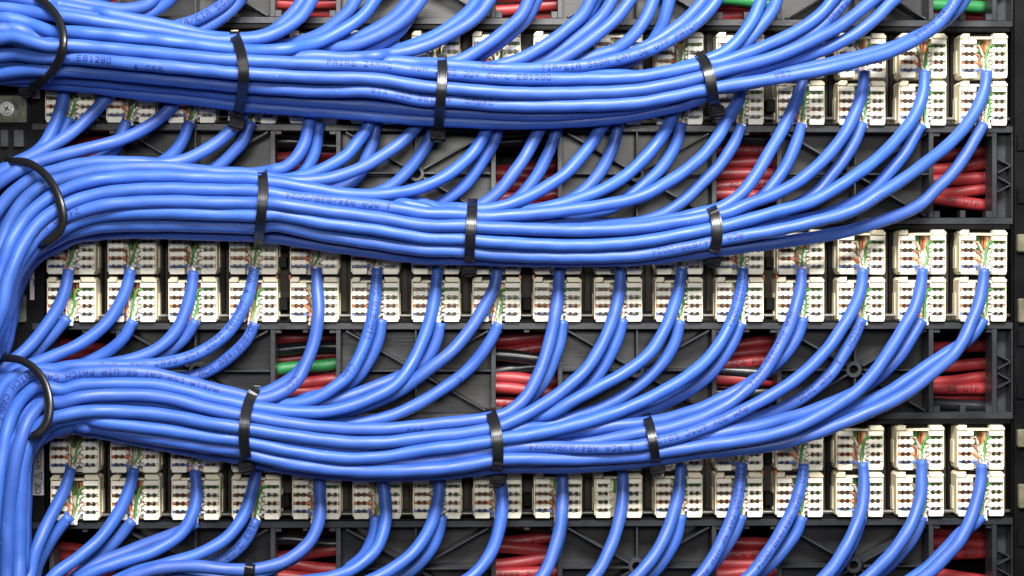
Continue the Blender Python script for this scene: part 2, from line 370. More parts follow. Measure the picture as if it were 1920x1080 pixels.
# ---------- black jack carriers (one per pair of rows)
F_ = 0.9915
ROWS = [(104.5, 131, 114.35, 0), (193.5, 129.5, 114.4, 1), (473, 132, 114.2, 0), (561.5, 132.5, 114.1, 1), (839.5, 138, 113.5, 0), (927, 139.5, 113.35, 1)]
ROWS = [(540 + (a - 540) / F_, b, c, d) for a, b, c, d in ROWS]
PAIRY = [(STRIPS[i][1] + .6, STRIPS[i + 1][0] - .6, nm) for i, nm in enumerate(('top', 'middle', 'lowest'))]
for pi, (y0, y1, nm) in enumerate(PAIRY):
    t = thing('jack_carrier', 'black plastic carrier bar holding the %s pair of cream jack rows' % nm, 'carrier', W(960, (y0 + y1) / 2), 'black carriers behind the jacks')
    padd('back_plate', t, 'gap', 80, 1896, y0 + 2, y1 - 2, -47, -52)
    padd('top_lip', t, 'black', 66, 1896, y0, y0 + 9.5, -6, -46, 2.2)
    padd('bottom_lip', t, 'black', 66, 1896, y1 - 3.6, y1, -12, -46, .8)
    # rounded steel rod seen between the lower jacks
    xs = np.linspace(70, 1894, 40)
    C = np.array([W(x, y1 - 13, -26) for x in xs])
    link('steel_rod', tube('steel_rod', C, np.full(40, 3.4), 'rod', 10), t, -t.location)
    for k in range(15):
        r0 = ROWS[pi * 2]; xg = r0[1] + r0[2] * (k + .5)
        if k in (3, 7, 11):
            padd('black_clip', t, 'black', xg - 8, xg + 6, y0 + 62, y0 + 82, -18, -46, 1)
            padd('black_clip', t, 'black', xg - 8, xg + 8, y0 + 138, y0 + 162, -16, -46, 2)
            padd('copper_pin', t, 'w_orange', xg - 15, xg - 11, y0 + 96, y0 + 104, -12, -30, .5)
            padd('copper_pin', t, 'w_orange', xg + 10, xg + 14, y0 + 96, y0 + 104, -12, -30, .5)
        else:
            padd('divider', t, 'gap' if 3 < k < 11 else 'black', xg - 6, xg + 6, y0 + 12, y1 - 20, -38, -46.6, 1.5)  # middle taupe, sides black: light reaching only the middle put into colour

# ---------- right hand rail and left hand mounting ear
t = thing('rack_rail', 'black vertical rack rail along the right edge of the picture', 'rail', W(1912, 540))
padd('rail_face', t, 'black', 1902, 1990, -300, 1400, -6, -60, 2)
padd('rail_edge', t, 'black', 1897.5, 1901, -300, 1400, -14, -60, .8)
for yy in (438, 808):
    padd('clip', t, 'clipm', 1909, 1926, yy, yy + 34, 4, -5.5, 2, 4)
for yy in (560, 912):
    padd('clip', t, 'clipm', 1911, 1926, yy, yy + 46, 4, -5.5, 2, 4)
for yy in (620, 720, 1000, 250, 350):
    padd('slot_plate', t, 'black', 1908, 1926, yy, yy + 30, -2, -5.5, 1)
def disc(name, parent, m, px, py, r, h0, h1, n=24):
    o = W(px, py, h1); o.y = 0
    poly = [(r * math.cos(2 * math.pi * k / n), r * math.sin(2 * math.pi * k / n)) for k in range(n)]
    return link(name, MB().prism(poly, h0, h1, min(1.2, r * .2)).make(name, m), parent, o - (parent.location if parent else Vector()))
t = thing('mounting_ear', 'black mounting ear with printed white label strips along the left edge', 'mounting ear', W(30, 540))
padd('ear_plate', t, 'black', -120, 84, -300, 1400, -10, -60, 2)
padd('ear_step', t, 'black', 84.5, 92, -300, 1400, -24, -60, 1)
for (a, c, y0, y1) in ((-30, 50, 182, 233), (-10, 48, 552, 604), (44, 52, 926, 964)):
    padd('ear_bracket', t, 'bracket', a, c, y0, y1, -3, -9.8, 1.2, 3)
for (a, c, y0, y1) in ((0, 15, 246, 278), (25, 44, 246, 278), (30, 48, 503, 532)):
    padd('ear_lug', t, 'grey', a, c, y0, y1, -2, -9.8, 1, 2)
def flat_text(parent, name, txt, px, py, h, ht, wd, adv, stroke, m, rot=0):
    mb_v = []; mb_f = []; ca, sa = math.cos(rot), math.sin(rot)
    tot = (len(txt) - 1) * adv + wd
    for st in text_strokes(txt, wd, ht, adv):
        for a, c in zip(st[:-1], st[1:]):
            a = Vector(a); c = Vector(c); d = (c - a)
            if d.length < 1e-3: continue
            d.normalize(); nn = Vector((-d.y, d.x)) * stroke / 2; a -= d * stroke * .4; c += d * stroke * .4
            b0 = len(mb_v)
            for p in (a + nn, a - nn, c - nn, c + nn):
                x = p.x - tot / 2; z = p.y; mb_v.append(L(x * ca - z * sa, x * sa + z * ca, h))
            mb_f.append((b0, b0 + 1, b0 + 2, b0 + 3))
    o = W(px, py, h); o.y = 0
    return link(name, mesh(name, mb_v, mb_f, m), parent, o - (parent.location if parent else Vector()))
lb = padd('label_strip', t, 'label', 60.5, 82, 827, 925, -8.6, -9.9)
flat_text(t, 'label_print', '9T8E', 71, 834.5, -8.2, 5, 3.4, 4.6, 1.2, 'print')
flat_text(t, 'label_print', 'N355', 72, 862, -8.2, 9, 5.2, 7.2, 1.5, 'print', math.radians(90))
flat_text(t, 'label_print', '^', 71, 889, -8.2, 13, 13, 10, 1.3, 'print', math.radians(90))
flat_text(t, 'label_print', 'CSE', 71, 912, -8.2, 9, 4.8, 7, 1.6, 'print', math.radians(90))
padd('label_strip', t, 'label', 56, 64, 470, 562, -8.6, -9.9)
flat_text(t, 'label_print', 'J', 60.5, 528, -8.2, 5, 14, 8, 1.5, 'print', math.radians(90))
padd('label_strip', t, 'label', 60, 75, 160, 188, -8.6, -9.9)
flat_text(t, 'label_print', 'E', 19, 159, -9.6, 8, 7, 8, 1.6, 'whiteprint', math.radians(180))
for (px, py, w_) in ((12, 207, 'beside the top cable bundle'), (23, 578, 'beside the middle jack rows')):
    t = thing('mounting_screw', 'shiny steel pan head screw in the left ear ' + w_, 'screw', W(px, py, -3), 'steel screws in the mounting ear')
    o_ = W(px, py, -3)
    disc('washer', t, 'steel', px, py, 14, -3, -1.2); disc('screw_head', t, 'steel', px, py, 9.5, -1.4, 3.5)
    for a in (0.5, 0.5 + math.pi / 2):
        mb = MB().box(-5.5, 5.5, -1.1, 1.1, 3.55, 3.75)
        o = W(px, py, 3.5); link('drive_slot', mb.make('drive_slot', 'black'), t, Vector((o.x, 0, o.z)) - t.location, (0, a, 0))

# ================================================================== JACKS
hm = MB()
hm.prism(rrect(-44, 44, -42, 42, 6.5), -45, -22, 0)                       # body block, its front is the channel floor
hm.box(-44, -41.5, -37, 33, -22.2, -3, .8)                                # side walls
hm.box(41.5, 44, -37, 33, -22.2, -3, .8)
hm.prism([(-44, 32.5), (-30, 32.5), (-27, 34.5), (-27, 42), (-39, 42), (-44, 37)], -22.2, 0, 1.2)   # header shoulders
hm.prism([(17, 34.5), (20, 32.5), (44, 32.5), (44, 37), (39, 42), (17, 42)], -22.2, 0, 1.2)
hm.box(-45.6, -44.2, -30, 12, -42, -22, .5); hm.box(44.2, 45.6, -30, 12, -42, -22, .5)                # latch ribs on the flanks
housing = hm.make('housing', 'cream')
cb = MB().box(-26.6, 16.6, 31.8, 34.6, -21, -1.5, .5)
for k in range(14): cb.box(-24 + k * 2.9, -22.6 + k * 2.9, 34.5, 36.6, -8, -2.4)
comb = cb.make('comb_bar', 'cream')
nb = MB().box(-26.6, 16.6, 34.9, 42.3, -21.9, -14); notch = nb.make('notch_shadow_plate', 'black')  # black plate standing in for the shade inside the header notch
def tooth_poly(wd, ht):
    a = wd / 2; b_ = ht / 2
    up = [(a - 1.2, b_), (8, b_), (6.2, b_ - 1.5), (3.6, b_ - 1.5), (1.8, b_), (-1.8, b_), (-3.6, b_ - 1.5), (-6.2, b_ - 1.5), (-8, b_), (-a + 1.2, b_)]
    return [(x, -z) for x, z in reversed(up)] + [(a, -b_ + 1.2), (a, b_ - 1.2)] + up + [(-a, b_ - 1.2), (-a, -b_ + 1.2)]
def tooth(sd):
    mb = MB().prism(tooth_poly(27, 9.8), -21.6, 0, 0.8)
    x = -13.5 * sd                                                        # inner guide nub
    mb.box(min(x, x - 4 * sd), max(x, x - 4 * sd), -2.6, 2.6, -21, -5, .5)
    return mb.make('tooth', 'white')
toothm = {-1: tooth(-1), 1: tooth(1)}
topm = MB().prism(rrect(-13.5, 13.5, -4.4, 4.4, 1.2, 2), -21.6, 0, .8).make('tooth', 'white')
botm = MB().prism([(-13.5, -4.6), (-12, -6), (12, -6), (13.5, -4.6), (13.5, 5.3), (4, 5.3), (1.5, 3.8), (-1.5, 3.8), (-4, 5.3), (-13.5, 5.3)], -21.6, 0, .8).make('tooth', 'white')
rowbase = MB().box(-13, 13, -38, 31, -21.8, -8, .5).make('terminal_row', 'white')
cp = [(-9, .6), (-7, 2.6), (-4.9, 2.8), (-1.6, .8), (1.6, .8), (4.9, 2.8), (7, 2.6), (9, .6)]
contact = MB().prism([(x, -z) for x, z in cp] + [(x, z) for x, z in reversed(cp)], -9, -1.6, .3).make('contact', 'contact')
lead_g = MB().box(-2.4, 2.4, -13, 13, -21.4, -14, .6).make('inner_lead', 'w_green')
lead_b = MB().box(-2.4, 2.4, -13, 13, -21.4, -14, .6).make('inner_lead', 'w_brown')
lead_o = MB().box(-1.8, 1.8, -11, 11, -21.4, -15, .6).make('inner_lead', 'w_orange')
SLOTZ = [19.2, 3.4, -12.2, -27.8]
TOOTHZ = [26.6, 11.3, -4.4, -20.0]
def make_jack():
    t = thing('keystone_jack', '', '', (0, 0, 0)); t.scale = (1.03, 1, 1.005)
    link('housing', housing, t); link('comb_bar', comb, t); link('notch_shade', notch, t)
    link('inner_lead', lead_g, t, L(-5, 17, 0)); link('inner_lead', lead_b, t, L(1.5, 17, 0)); link('inner_lead', lead_o, t, L(7.2, 19, 0))
    for sd in (-1, 1):
        r_ = link('terminal_row', rowbase, t, L(-27.8 if sd < 0 else 28.6, 0, 0))
        link('tooth', topm, r_, L(0, TOOTHZ[0], 0))
        for z in TOOTHZ[1:]: link('tooth', toothm[sd], r_, L(0, z, 0))
        link('tooth', botm, r_, L(0, -35.6, 0))
        for z in SLOTZ: link('contact', contact, r_, L(0, z, 0))
    return t
def copy_tree(o, parent=None):
    c = o.copy(); COL.objects.link(c)
    if parent is not None: c.parent = parent
    for ch in kids[o.name]: copy_tree(ch, c)
    return c
proto = make_jack()
kids = {}
def reg(o):
    kids[o.name] = list(o.children)
    for c in kids[o.name]: reg(c)
reg(proto)
JACK = {}
for r_, (cy, x1, pt, low) in enumerate(ROWS):
    for c in range(16):
        o = proto if (r_ == 0 and c == 0) else copy_tree(proto)
        o.location = W(x1 + pt * c, cy, 0)
        rr = random.Random(r_ * 20 + c)
        o.rotation_euler = (math.radians(rr.uniform(-.7, .7)), math.radians(rr.uniform(-.5, .5)), math.radians(rr.uniform(-.8, .8)))
        side = 'from the left' if c < 8 else 'from the right'
        k = c if c < 8 else 15 - c
        o['label'] = 'cream keystone jack, %s %s in the %s row of jacks' % (ORD[k], side, ROWN[r_])
        o['category'] = 'jack'; o['group'] = 'cream jacks in six rows'
        JACK[(r_, c)] = o

for o in list(SC.objects):                                            # turn the rack
    if o.parent is None and o.type in ('MESH', 'EMPTY'):
        th = math.atan(YAW); o.location = Matrix.Rotation(th, 3, 'Z') @ o.location; o.rotation_euler.z += th
# ================================================================== BLUE CABLES
# plan traces: visible run of every cable from its jack to the trunk on the left.
# "A>K dy dl": from there on the cable runs below cable K, offset by dy, dl layers deeper
TR = '''
2_16a 1850,133 1846,167 1833,200 1813,233 1780,270 1740,302 1695,335 1650,364 1600,394 1524,416 1455,432 1362,448 1330,455 1246,471 1200,478 1100,482 1000,481 900,475 870,471 800,469 700,455 600,440 515,422 480,426 400,424 300,422 200,424 130,438 95,454 62,474 40,500 22,535 10,575 2,640 -8,740 -20,900 -25,1200
2_16b 1845,232 1833,253 1813,287 1790,320 1757,353 1723,385 1663,413 1597,434 1513,448 1430,459 1353,468 1240,484 1100,489 1000,489 900,486 800,484 700,472 600,458 515,443 480,442 400,440 300,436 200,437 130,446 >2_16a 4 1
2_15a 1733,133 1732,167 1720,207 1697,243 1657,287 1605,328 1524,377 1455,397 1362,423 1316,432 1200,453 1100,460 1000,458 900,452 870,448 800,446 700,430 600,417 515,402 480,404 400,402 300,399 200,403 150,414 118,430 90,449 60,472 36,503 18,545 4,610 -10,720 -30,900 -40,1200
2_15b 1728,235 1717,253 1693,293 1667,323 1640,353 1600,380 1550,402 1480,418 >2_16a -11 1
2_14a 1620,133 1618,167 1608,200 1590,240 1560,283 1505,335 1455,363 1408,381 1362,400 1316,409 1246,420 1200,427 1100,432 1000,430 900,426 870,423 800,423 700,407 600,394 515,382 480,381 400,380 300,378 200,384 150,397 125,406 106,415 74,440 49,470 27,507 12,550 0,610 -20,720 -45,900 -60,1200
2_14b 1618,230 1607,257 1587,293 1560,327 1535,357 1500,380 1450,402 >2_15a -6 1
2_13a 1505,133 1503,160 1490,195 1467,243 1440,290 1413,335 1385,368 1350,390 1300,402 >2_14a 4 1
2_13b 1503,232 1494,265 1477,305 1453,342 1425,372 1380,396 >2_15a 8 2
2_12a 1393,133 1385,187 1370,213 1347,255 1317,293 1281,323 1246,345 1200,369 1124,386 1055,395 985,402 897,407 870,402 800,400 724,388 631,378 539,368 500,361 480,358 400,356 300,354 200,361 150,373 118,387 92,402 60,433 35,475 15,525 0,590 -25,700 -60,900 -80,1200
2_12b 1390,235 1377,267 1350,309 1316,344 1281,377 1246,400 1212,414 1150,424 >2_14a 0 1
2_11a 1278,133 1270,190 1257,227 1237,262 1200,305 1170,332 1136,353 1089,372 1043,385 1008,393 950,398 >2_12a 2 1
2_11b 1277,230 1271,260 1256,293 1235,321 1205,348 1175,371 1147,390 1100,404 1040,414 >2_14a -9 2
2_10a 1163,133 1155,190 1140,222 1126,242 1108,270 1082,303 1055,330 1020,353 985,372 950,385 910,393 860,391 800,391 >2_12a -4 1
2_10b 1160,230 1152,268 1138,300 1122,328 1101,351 1080,369 1040,386 1000,400 >2_12a 8 2
2_9a 1048,133 1035,190 1013,240 1001,263 983,296 962,326 943,351 920,374 895,388 860,397 >2_12a 6 1
2_9b 1048,230 1036,268 1022,300 1008,328 992,349 976,368 940,388 900,400 >2_14a 0 2
2_8a 936,133 932,190 915,238 893,279 869,305 842,326 800,348 747,362 678,366 640,363 585,354 539,346 502,341 480,337 400,334 300,331 200,335 150,345 118,358 92,371 52,405 22,450 4,500 -20,580 -60,720 -90,900 -110,1200
2_8b 938,230 925,270 904,303 879,340 851,365 823,383 780,396 >2_14a -8 2
2_7a 822,133 812,185 790,225 761,259 729,284 689,309 643,328 597,338 550,340 504,335 480,328 400,323 300,314 200,318 150,326 118,336 85,346 40,382 14,425 -6,480 -40,600 -80,800 -120,1200
2_7b 822,220 800,272 784,297 766,319 745,340 722,355 690,368 >2_12a 4 2
2_6a 706,133 703,190 690,238 673,263 650,291 622,309 592,323 560,332 520,338 >2_8a 0 1
2_6b 707,228 699,268 687,296 675,326 655,345 630,357 590,362 >2_12a -6 1
2_5a 592,133 588,190 578,240 572,266 560,290 543,309 522,326 495,335 >2_7a 4 1
2_5b 598,230 594,268 587,293 576,314 560,329 530,340 >2_8a 4 2
2_4a 478,133 468,180 447,228 423,254 400,272 370,290 336,303 300,307 260,305 200,304 150,308 110,318 70,330 25,360 0,390 -40,450 -90,560 -140,800
2_4b 472,228 465,243 453,268 432,291 409,312 380,326 >2_8a -4 1
2_3a 363,133 345,170 319,203 295,225 255,250 208,268 162,279 116,291 75,302 35,320 0,342 -50,390 -110,500
2_3b 357,228 352,240 343,263 329,284 310,300 280,312 >2_4a 6 1
2_2a 247,133 228,155 201,183 178,208 150,236 116,262 81,282 50,298 10,318 -50,350
2_2b 238,226 231,245 215,279 198,295 165,306 >2_4a 8 2
2_1a 128,135 122,165 117,195 109,220 97,247 84,270 64,288 30,305 -20,330
2_1b 130,220 121,243 108,272 88,292 50,310 -10,340
3_16a 1845,503 1843,533 1835,570 1822,604 1808,634 1787,666 1754,697 1721,724 1681,749 1640,768 1600,786 1547,806 1501,820 1443,835 1385,843 1316,849 1246,858 1200,866 1147,871 1078,876 1008,876 948,874 920,876 860,886 800,890 650,890 560,880 490,868 445,856 400,851 300,832 200,812 130,800 90,804 62,822 42,860 38,950 37,1050 37,1200
3_16b 1845,598 1833,617 1812,640 1775,662 1732,690 1691,719 1655,742 1600,772 1547,790 1490,806 >3_16a -8 1
3_15a 1730,503 1727,533 1717,573 1693,617 1662,666 1633,706 1600,739 1547,773 1501,797 1455,813 1385,827 1316,836 1246,847 1200,855 1147,858 1078,861 1008,861 948,861 920,864 860,875 800,881 725,884 650,882 560,872 490,857 445,844 400,839 300,823 200,805 140,795 108,798 80,812 56,832 40,870 36,950 36,1050 36,1200
3_15b 1730,600 1713,627 1687,667 1655,700 1610,732 1555,757 1501,778 1431,797 1362,811 1300,822 1230,834 >3_15a -10 1
3_14a 1618,503 1615,538 1603,573 1580,613 1550,656 1501,704 1455,736 1408,762 1362,785 1316,804 1269,820 1230,829 1200,836 1147,840 1078,840 1008,838 948,840 918,845 860,856 800,864 740,868 680,868 >3_15a -10 1
3_14b 1617,597 1605,625 1580,668 1561,697 1524,732 1478,760 1431,780 1370,799 1300,812 1230,826 >3_14a 8 1
3_13a 1503,503 1502,533 1493,573 1477,618 1453,664 1431,700 1397,734 1362,760 1316,783 1269,799 1230,808 1180,813 1147,816 >3_14a -4 1
3_13b 1506,595 1500,620 1480,655 1445,690 1400,722 1362,743 1316,765 1269,780 1230,790 1147,800 1090,810 >3_14a -8 1
3_12a 1393,503 1390,540 1380,580 1362,623 1334,665 1300,697 1258,725 1200,755 1147,776 1078,797 1031,808 985,817 943,822 918,827 860,836 800,843 725,855 650,859 560,848 490,834 445,825 400,820 300,805 200,793 140,785 112,789 90,798 70,812 45,850 37,950 36,1050 35,1200
3_12b 1390,605 1377,637 1355,672 1327,706 1293,732 1246,757 1200,776 1130,795 1060,810 >3_14a -6 2
3_11a 1278,503 1274,537 1262,580 1245,620 1223,656 1196,682 1165,703 1120,727 1078,749 1040,772 1000,790 960,802 >3_12a -6 1
3_11b 1275,600 1266,640 1245,677 1210,713 1170,742 1124,767 1078,782 1031,797 >3_12a -2 1
3_10a 1163,503 1162,540 1155,577 1141,620 1122,658 1101,690 1066,723 1031,750 997,771 962,789 941,798 915,805 860,814 800,820 725,829 650,829 560,819 490,808 445,801 400,795 300,777 200,771 150,773 115,780 97,784 79,794 60,818 45,860 38,950 36,1050 36,1200
3_10b 1169,597 1160,630 1143,667 1119,706 1089,736 1058,757 1010,780 960,797 >3_12a 4 2
3_9a 1048,503 1047,540 1042,585 1033,630 1022,670 1008,706 992,736 971,760 948,776 911,785 860,791 800,797 725,804 650,804 560,796 490,785 445,777 400,768 300,744 200,741 150,745 115,755 95,756 80,757 60,778 45,808 32,850 18,950 14,1050 12,1200
3_9b 1056,600 1050,640 1038,675 1020,715 996,745 960,772 915,790 >3_10a -6 1
3_8a 933,503 926,540 907,577 880,620 845,660 800,695 765,722 730,742 690,758 640,772 590,780 >3_9a 0 1
3_8b 935,605 923,633 900,668 876,695 842,721 800,748 759,770 715,786 660,794 600,796 >3_10a -4 2
3_7a 820,503 817,540 811,580 798,625 779,668 757,705 730,730 689,750 643,766 597,773 539,771 479,764 445,757 400,747 300,723 200,720 150,722 118,731 95,727 74,724 46,743 26,771 13,808 5,850 -4,950 -9,1050 -11,1200
3_7b 826,605 818,640 800,672 766,697 731,714 685,732 640,748 590,758 540,764 >3_9a -4 1
3_6a 707,503 705,540 700,587 690,628 675,667 655,702 630,724 597,745 562,756 520,760 480,758 >3_7a 4 1
3_6b 716,598 710,637 694,672 673,704 640,728 598,742 550,752 >3_9a 2 2
3_5a 593,503 595,540 597,587 591,633 575,680 555,715 525,738 486,749 445,740 400,729 300,703 250,697 200,697 150,700 118,708 90,704 62,702 40,716 23,732 9,760 2,800 -4,880 -6,1000 -8,1200
3_5b 598,600 588,640 574,680 546,709 511,730 470,744 >3_7a 2 1
3_4a 477,503 470,540 455,580 430,620 393,651 350,671 300,682 233,686 167,685 130,687 104,693 80,693 46,697 14,716 -4,742 -18,790 -24,900 -26,1200
3_4b 478,605 463,637 430,670 393,695 350,708 300,712 >3_7a -2 1
3_3a 363,508 358,547 347,587 327,625 298,652 255,672 210,682 160,692 >3_4a 6 1
3_3b 368,600 355,622 340,640 315,660 275,680 >3_5a 4 1
3_2a 246,505 237,540 220,577 193,613 150,645 100,668 60,683 23,697 -4,720 -30,760 -45,900 -45,1200
3_2b 250,600 232,633 202,660 165,678 120,690 >3_4a 4 1
3_1a 129,505 123,540 107,580 80,620 50,655 20,678 -15,700 -60,780
3_1b 128,595 110,615 83,645 55,670 15,692 -20,730
4_16a 1840,870 1840,893 1833,933 1820,973 1800,1013 1770,1047 1735,1080 1680,1115 1600,1150 1500,1180 1300,1200
4_16b 1842,968 1828,982 1800,1000 1773,1030 1737,1066 1680,1103 1600,1140
4_15a 1728,862 1728,893 1726,933 1710,980 1680,1027 1640,1070 1590,1110 1500,1150 1400,1175
4_15b 1729,968 1718,997 1693,1032 1655,1070 1600,1108 1500,1140
4_14a 1618,867 1620,900 1617,947 1603,990 1583,1030 1555,1072 1510,1110 1430,1145
4_14b 1617,968 1606,1000 1588,1036 1560,1077 1510,1118
4_13a 1507,870 1503,903 1490,947 1467,993 1437,1040 1405,1080 1350,1120 1270,1145
4_13b 1505,968 1494,997 1468,1032 1440,1062 1390,1100
4_12a 1390,867 1388,903 1380,947 1363,993 1340,1040 1313,1080 1270,1115
4_12b 1392,965 1381,993 1358,1030 1325,1070 1280,1110
4_11a 1277,870 1273,920 1260,970 1240,1020 1207,1067 1160,1110
4_11b 1278,965 1267,1010 1240,1056 1200,1100
4_10a 1167,873 1168,920 1160,980 1140,1037 1115,1080 1070,1120
4_9a 1055,873 1055,927 1050,987 1037,1037 1018,1080 980,1120
4_9b 1056,968 1050,1005 1032,1055 1000,1100
4_8a 936,880 942,933 937,987 920,1037 890,1076 840,1110
4_8b 938,968 930,1010 905,1060 860,1100
4_7a 823,880 822,933 807,987 780,1030 735,1067 680,1095
4_7b 829,967 823,997 805,1035 770,1070 720,1100
4_6a 712,880 720,920 723,975 708,1025 673,1060 630,1080 560,1092
4_6b 704,967 701,1000 686,1037 650,1070
4_5a 597,877 600,927 597,980 577,1020 533,1053 483,1067 430,1068 370,1062 300,1066 240,1085 180,1120
4_5b 600,968 590,1000 565,1035 520,1062 470,1080 400,1082 320,1085
4_4a 483,875 473,920 455,970 423,1010 370,1040 310,1058 250,1075 190,1105 150,1150
4_4b 481,973 467,1003 440,1035 405,1055 350,1072 290,1090
4_3a 365,882 369,920 362,963 337,1003 283,1036 217,1057 165,1077 120,1110
4_3b 371,980 334,998 283,1017 227,1039 185,1056 140,1085
4_2a 251,877 245,910 223,960 190,1007 150,1043 103,1078 70,1120
4_2b 249,975 227,1003 200,1032 165,1062 120,1100
4_1a 133,877 122,915 100,960 76,1010 60,1055 52,1100 50,1180
4_1b 131,967 107,997 87,1027 70,1062 60,1110
1_16a 1830,-60 1793,0 1780,20 1753,50 1713,77 1663,100 1613,114 1547,130 1480,143 1413,153 1347,164 1310,171 1200,192 1100,198 950,198 845,190 800,189 700,172 600,171 480,164 425,160 400,157 255,143 130,132 93,131 46,132 0,138 -60,150 -120,170
1_16b 1845,-60 1808,0 1792,20 1762,46 1715,70 1665,92 1613,106 1547,121 1480,135 1410,152 1340,170 1280,188 1200,206 1100,214 950,217 845,209 800,207 700,197 600,192 480,185 425,182 400,176 255,164 139,150 80,148 0,144 -80,160
1_15a 1690,-50 1650,-10 1627,8 1600,30 1570,52 1524,76 1478,97 1431,113 1385,125 1348,134 1310,146 1200,168 1100,174 950,174 845,166 800,163 700,148 600,145 480,139 425,136 400,133 255,120 139,109 69,107 35,102 0,104 -60,108 -120,115
1_15b 1720,-50 1690,-12 1667,8 1640,36 1600,66 1547,93 1501,110 1455,125 1400,145 1340,168 1270,196 1180,217 1100,226 1020,230 950,231 845,227 800,226 700,216 600,209 480,200 425,196 400,190 255,175 139,158 60,150 -20,146
1_14a 1600,-45 1561,0 1547,18 1513,47 1478,67 1431,88 1385,106 1344,119 1310,124 1200,144 1100,148 950,147 845,139 800,135 700,124 600,120 480,115 425,112 400,110 255,96 130,85 95,86 58,78 23,69 0,72 -60,80 -120,88
1_14b 1620,-50 1580,6 1561,28 1536,52 1501,74 1455,95 1400,116 >1_15a 6 1
1_13a 1440,-50 1427,0 1415,30 1399,56 1381,79 1357,98 1330,112 1290,126 >1_14a 4 1
1_13b 1475,-50 1457,0 1445,25 1420,56 1397,81 1370,104 1330,124 >1_15a -8 1
1_12a 1375,-50 1344,0 1327,23 1300,48 1269,68 1235,86 1200,100 1147,114 1101,123 1055,127 1008,129 962,130 904,128 845,123 800,120 740,116 680,114 >1_14a -2 1
1_12b 1350,-50 1316,4 1293,30 1265,54 1225,80 1180,102 1120,122 >1_14a 0 1
1_11a 1245,-50 1225,0 1212,32 1189,65 1163,88 1135,106 1090,120 >1_15a -8 2
1_11b 1270,-50 1255,0 1240,50 1210,95 1170,120 1120,137 >1_15a 4 2
1_10a 1215,-50 1182,0 1161,28 1129,58 1096,83 1066,104 1035,120 980,132 >1_14a -2 1
1_10b 1175,-50 1145,5 1129,30 1101,56 1066,83 1031,107 990,124 >1_14a 6 2
1_9a 1135,-50 1108,0 1092,28 1066,52 1031,79 997,100 962,116 920,126 870,130 >1_14a -10 1
1_9b 1140,-48 1116,2 1098,32 1070,60 1030,90 985,114 >1_15a 4 2
1_8a 1015,-50 992,0 976,30 944,60 904,90 869,111 843,121 790,127 >1_14a -6 1
1_8b 1030,-50 1005,2 986,36 950,70 910,98 870,119 >1_15a 8 2
1_7a 950,-50 918,0 900,26 869,50 835,69 800,86 747,100 678,108 631,109 590,106 540,104 480,104 >1_14a -10 1
1_7b 915,-50 893,2 874,26 846,48 815,67 770,86 720,100 >1_14a 0 2
1_6a 820,-50 789,0 770,25 743,48 701,71 655,86 620,92 580,97 530,100 >1_14a 2 2
1_6b 795,-50 768,0 756,14 733,37 690,62 650,80 600,92 >1_14a -12 2
1_6c 800,-30 778,14 750,56 720,79 689,95 650,105 600,112 >1_15a -6 2
1_5a 740,-50 703,0 682,28 643,56 597,79 550,91 504,95 465,95 425,91 400,88 255,71 130,60 100,60 69,50 35,38 0,35 -60,35 -120,38
1_5b 700,-50 666,0 655,19 631,42 608,60 570,76 520,88 >1_14a -6 2
1_4a 615,-50 585,0 567,28 539,51 504,67 469,74 425,76 390,74 301,59 208,44 125,31 93,28 46,20 0,14 -60,10 -120,8
1_4b 592,-50 567,0 550,24 530,44 505,62 470,71 430,72 393,69 324,51 255,37 185,24 116,11 60,2 0,-10 -60,-14
1_3a 455,-40 428,0 412,14 395,24 370,37 336,48 300,53 250,48 180,34 100,18 40,8 -30,-2
1_3b 470,-30 445,6 425,26 398,46 370,58 330,64 >1_4a 2 1
1_2a 310,-40 287,0 266,13 231,18 197,15 150,6 100,-4 40,-16 -30,-24
1_2b 345,-40 317,0 296,16 273,29 240,35 180,30 110,14 40,-2 -30,-14
1_1a 190,-45 160,-14 120,-10 60,-16 0,-26 -60,-32
1_1b 230,-30 200,-6 160,2 110,0 50,-8 -30,-18
'''
paths = {}; lay = {}; raw = {}
LAYER0 = {'1_16b': 1, '1_15b': 1, '2_16b': 1, '3_16a': 1, '3_16b': 1, '1_7a': .6, '2_16a': 0}
for line in TR.strip().split('\n'):
    tok = line.split(); raw[tok[0]] = tok[1:]
